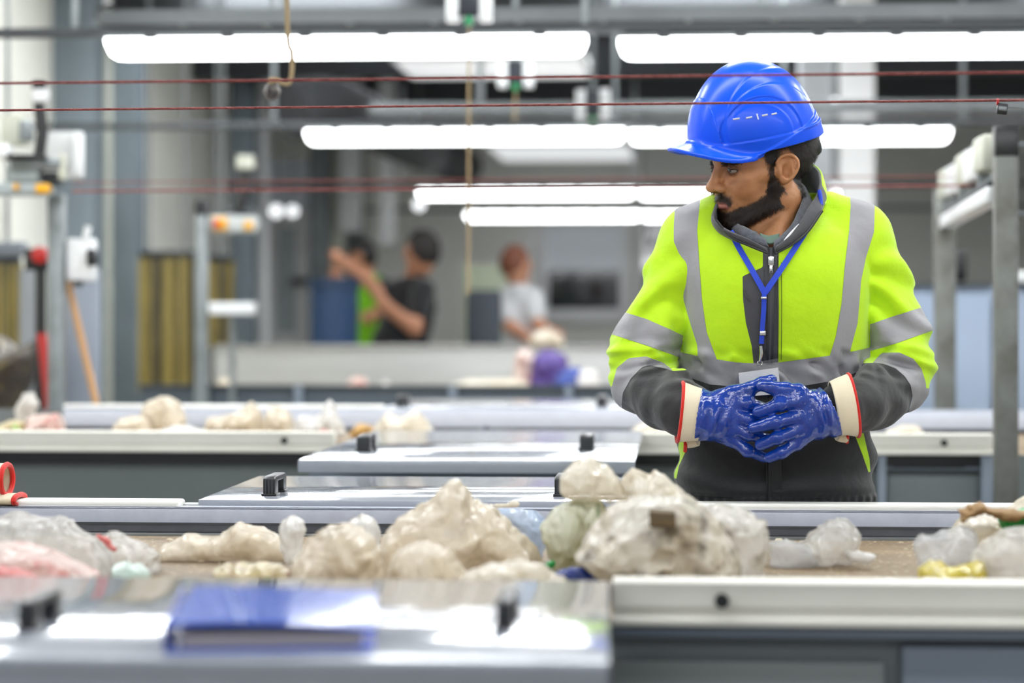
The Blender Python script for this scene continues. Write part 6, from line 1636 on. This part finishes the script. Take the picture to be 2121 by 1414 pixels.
# torn cardboard
bag([(1976, 1052), (2000, 1046), (2030, 1036), (2052, 1046), (2110, 1056), (2150, 1050), (2150, 1068), (2090, 1080), (2040, 1066), (2010, 1078), (1990, 1092), (1984, 1072)], 3.50, .035, PL_['card'], 'torn brown cardboard on top of the right-hand heap', None, 'cardboard_scrap', 61, .006, None, cat='cardboard', freq=1.4)
B2 = [
 ([(288, 868), (300, 836), (335, 820), (368, 830), (384, 862), (380, 905), (296, 905)], 6.95, .10, 'beige', 'ball shaped beige bag on the second belt'),
 ([(234, 880), (262, 864), (300, 868), (312, 905), (240, 905)], 6.75, .05, 'beige', 'low dirty film left of the ball shaped bag'),
 ([(330, 890), (370, 880), (420, 888), (430, 908), (336, 908)], 6.6, .04, 'white', 'low white film in front of the ball shaped bag'),
 ([(426, 880), (440, 862), (490, 852), (520, 830), (532, 846), (545, 880), (540, 905), (430, 905)], 6.95, .08, 'beige', 'pale pointed bag second to the right of the ball shaped bag'),
 ([(548, 880), (558, 838), (586, 842), (606, 862), (612, 905), (552, 905)], 6.95, .07, 'beige', 'pale beige bag in the middle of the second belt heap'),
 ([(606, 890), (622, 862), (660, 858), (680, 830), (694, 850), (714, 890), (708, 905), (610, 905)], 6.9, .08, 'white', 'whitish peaked bag with a red edge on the second belt'),
 ([(640, 898), (668, 890), (694, 896), (694, 910), (642, 910)], 6.5, .02, 'red', 'red film scrap on the second belt above the bumper end'),
 ([(726, 895), (742, 876), (770, 880), (790, 908), (730, 908)], 6.9, .05, 'orange', 'tan film scrap left of the yellowish bag on the second belt'),
 ([(776, 880), (800, 850), (830, 860), (858, 850), (884, 872), (902, 905), (780, 910)], 6.8, .08, 'cream', 'yellowish cream bag at the right end of the second belt heap'),
 ([(-20, 890), (20, 868), (50, 872), (60, 905), (-20, 905)], 6.9, .05, 'wrap', 'red and yellow wrapper on the second belt at the left edge'),
 ([(30, 850), (50, 818), (72, 812), (76, 840), (60, 880), (34, 880)], 7.1, .05, 'white', 'white pointed film on the second belt near the left edge'),
 ([(62, 862), (98, 855), (130, 860), (134, 905), (64, 905)], 6.95, .08, 'pink', 'pale pink carton like bag on the second belt near the left edge'),
 ([(944, 906), (960, 896), (978, 900), (984, 920), (948, 920)], 6.6, .025, 'white', 'first small white scrap on the second belt, left of three'),
 ([(984, 910), (1004, 893), (1020, 898), (1018, 920), (986, 920)], 6.6, .025, 'white', 'middle small white scrap on the second belt with a dark bit behind'),
 ([(1024, 908), (1040, 896), (1052, 902), (1052, 920), (1026, 920)], 6.6, .02, 'clearg', 'right small grey scrap on the second belt beside two white ones'),
 ([(990, 894), (1006, 880), (1020, 884), (1018, 902), (994, 902)], 6.9, .02, 'dblue', 'dark scrap behind the small white scraps on the second belt'),
 ([(1306, 890), (1330, 872), (1372, 876), (1400, 895), (1400, 908), (1308, 908)], 6.8, .05, 'cream', 'pale low bag on the second belt just left of the worker'),
 ([(1836, 895), (1860, 880), (1896, 878), (1910, 892), (1906, 908), (1838, 908)], 6.9, .05, 'cream', 'pale low bag on the second belt just right of the worker'),
]
for i, (ol, Y, T, m, lab) in enumerate(B2):
    bag(ol, Y, T, PL_[m], lab, G2, seed=40 + i, crum=min(.014, T * .2), name='plastic_bag' if T > .03 else 'film_scrap', cat='plastic bag' if T > .03 else 'plastic scrap')
B3 = [
 ([(444, 806), (456, 784), (478, 786), (486, 806), (482, 826), (446, 826)], 11.8, .08, 'beige', 'beige lump on the far belt behind the second heap'),
 ([(712, 800), (730, 780), (756, 786), (762, 826), (714, 826)], 11.9, .08, 'pink', 'white and red scrap on the far belt'),
 ([(784, 806), (796, 790), (808, 796), (808, 826), (786, 826)], 11.9, .05, 'white', 'small white scrap on the far belt right of the red one'),
 ([(926, 800), (980, 786), (1060, 784), (1104, 798), (1100, 826), (930, 826)], 11.6, .10, 'cream', 'flat pale sheet lying on the far belt'),
 ([(1062, 790), (1070, 730), (1098, 722), (1112, 760), (1110, 826), (1064, 826)], 12.0, .08, 'pink', 'pale pink bag on the far belt left of the purple one'),
 ([(1096, 800), (1102, 740), (1135, 722), (1172, 736), (1184, 800), (1176, 826), (1100, 826)], 11.9, .12, 'purple', 'purple bag on the far belt in front of the white shirt'),
 ([(1140, 800), (1165, 766), (1200, 760), (1232, 785), (1236, 826), (1142, 826)], 11.6, .10, 'blue', 'dark blue bag on the far belt right of the purple one'),
 ([(1192, 795), (1204, 768), (1232, 766), (1246, 800), (1240, 826), (1194, 826)], 11.45, .07, 'white', 'white scrap on the far belt in front of the blue bag'),
]
for i, (ol, Y, T, m, lab) in enumerate(B3):
    bag(ol, Y, T, PL_[m], lab, G3, seed=70 + i, crum=.016, floor=zt3, freq=.6)
o = bag([(1098, 717), (1105, 690), (1132, 680), (1160, 694), (1166, 717)], 12.52, .10, PL_['cream'], 'white bag on the backboard edge in front of the auburn-haired worker', None, seed=90, floor=None, freq=.6)
# brown hanging bag at the left edge
bag([(-60, 700), (-10, 690), (40, 720), (76, 700), (84, 740), (60, 800), (30, 846), (-60, 850)], 9.0, .20, plastic('brown_bag_film', '#4a4038', '#3a3128', transl=.1, dirt='#7a6a2a', damt=.6), 'large dark brown bag at the left edge behind the second line', None, seed=95, floor=None, freq=.5)
# crumbs on the belts: uncountable litter
r = np.random.default_rng(11); mb = MB()
for k in range(420):
    x, y = r.uniform(-1.6, 1.5), r.uniform(3.0, 3.98); s_ = r.uniform(.0015, .006) * (1.6 if r.random() < .1 else 1); a = r.uniform(0, 6.28)
    pts = [(x + s_ * math.cos(a + t) * r.uniform(.6, 1.5), y + s_ * math.sin(a + t) * r.uniform(.6, 1.3)) for t in (0, 1.6, 3.1, 4.6)]
    z_ = ZB + .0004; hgt = r.uniform(.001, .004)
    mb.add([(p[0], p[1], z_) for p in pts] + [(x * .3 + p[0] * .7, y * .3 + p[1] * .7, z_ + hgt) for p in pts], [(0, 1, 5, 4), (1, 2, 6, 5), (2, 3, 7, 6), (3, 0, 4, 7), (4, 5, 6, 7)])
o = mb.build('litter_crumbs', mat('pale_crumb', '#e6dcc6', .6, var=.8, var_scale=3, var_color='#b9a078'), smooth=False); tag(o, 'pale crumbs scattered over the nearest brown belt', 'crumbs', kind='stuff')
# ================================================================== binder on the near lid, gloves on the bumper
zl = Z1 + .0012
c = [WZ(345, 1352, zl), WZ(775, 1347, zl)]
ang = math.atan2(c[1].y - c[0].y, c[1].x - c[0].x); wd = (c[1] - c[0]).length
bn = empty('ring_binder', tuple(c[0]), ang, 'blue ring binder lying on the glossy near lid', 'binder')
dp = .31; sk = (WZ(424, 1262, zl).x - c[0].x) - 0.0
sh = 0.012
def quad_plate(name, z0, z1, th, m, x0, x1, y0, y1, warp_=0.0):
    n = 14; v = []; f = []
    for lay in (0, 1):
        for j in range(n):
            for i in range(n):
                u, t = i / (n - 1), j / (n - 1)
                v.append((x0 + (x1 - x0) * u + sh * t, y0 + (y1 - y0) * t, z0 + (z1 - z0) * u + warp_ * math.sin(math.pi * u) * (1 - t) * .8 + th * lay))
    o = n * n
    for j in range(n - 1):
        for i in range(n - 1):
            a = j * n + i; f += [(a, a + n, a + n + 1, a + 1), (o + a, o + a + 1, o + a + n + 1, o + a + n)]
    ed = [(i, i + 1) for i in range(n - 1)] + [(j * n + n - 1, (j + 1) * n + n - 1) for j in range(n - 1)] + [((n - 1) * n + i + 1, (n - 1) * n + i) for i in range(n - 1)] + [((j + 1) * n, j * n) for j in range(n - 1)]
    f += [(a, b, b + o, a + o) for a, b in ed]
    return MB().add(v, f).build(name, m, bn)
BL = mat('glossy_blue_cover', '#1763ee', .14, coat=.6, bump=.10, bump_scale=7, spec=.6); BD = mat('blue_cover_inside', '#1140b0', .3)
quad_plate('back_cover', 0, 0, .0025, BL, 0, wd, 0, dp)
quad_plate('front_cover', .0255, .019, .0025, BL, 0, wd, 0, dp, .004)
MB().box((-.0025, 0, 0), (.0008, dp, .0275)).build('spine', BD, bn, bevel=.001)
MB().box((.014, .006, .003), (wd - .012, dp - .02, .0165)).build('pages', mat('grey_paper_block', '#a9a3a6', .7, var=.5, var_scale=300, stretch=(.02, .02, 8)), bn)
for k in (.10, .20):
    MB().tube([(.008, k, .004), (.010, k, .016), (.020, k, .021), (.032, k, .017)], .0016, 6).build('ring', M['chrome'], bn)

def loose_glove(px, py, Y, L_, r, lab, tilt, fl=.72):
    a = WY(px, py, Y); e = empty('work_glove', tuple(a), 0, lab, 'glove', 'gloves lying at the left edge')
    n = 28; prof = []
    for t in np.linspace(0, 1, 8):
        prof.append([(-t * L_, r * 1.05 * (1 - .18 * t) * math.cos(k * 2 * math.pi / n), r * fl * (1 - .28 * t) * math.sin(k * 2 * math.pi / n) - t * tilt) for k in range(n)])
    v = [p for q in prof for p in q]; f = [(i * n + k, i * n + (k + 1) % n, (i + 1) * n + (k + 1) % n, (i + 1) * n + k) for i in range(7) for k in range(n)]
    me = bpy.data.meshes.new('cuff'); me.from_pydata(v, [], f); o = link_mesh('cuff', me, M['canvas'], e, smooth=False); me.shade_smooth(); md = o.modifiers.new('s', 'SOLIDIFY'); md.thickness = .003
    MB().tube(prof[0] + prof[0][:2], .0048, 8, cap=False).build('cuff_binding', M['redtrim'], e)
    c0 = np.array([-L_, 0, -tilt]); g = Grid(c0 + [-.22, -.09, -.06], c0 + [.03, .09, .06], .003)
    d = sd_ell(g, c0 + [-.05, 0, 0], (.07, .05, .033 * fl))
    for k in range(4): d = smin(d, chain(g, [c0 + [-.09, (k - 1.5) * .024, 0], c0 + [-.15, (k - 1.5) * .027, .002], c0 + [-.185 + .008 * abs(k - 1.4), (k - 1.5) * .028, -.006]], [.017 * fl + .002, .016 * fl + .002, .013 * fl + .002]), .006)
    d = smin(d, chain(g, [c0 + [-.03, -.04, 0], c0 + [-.08, -.072, .0]], [.016 * fl + .003, .014 * fl + .002]), .01)
    V, Q = nets(g, d + .001 * noise(g.x, g.y, g.z, 60, 2)); o = link_mesh('hand', to_mesh('hand', V, Q), M['glove'], e, smooth=False); o.data.shade_smooth()
loose_glove(14, 993, 4.075, .12, .036, 'cream glove cuff with a red rim at the left edge, upper one', .0)
loose_glove(40, 1034, 4.068, .12, .036, 'cream glove cuff with a red rim at the left edge, lower one', -.001, .22)
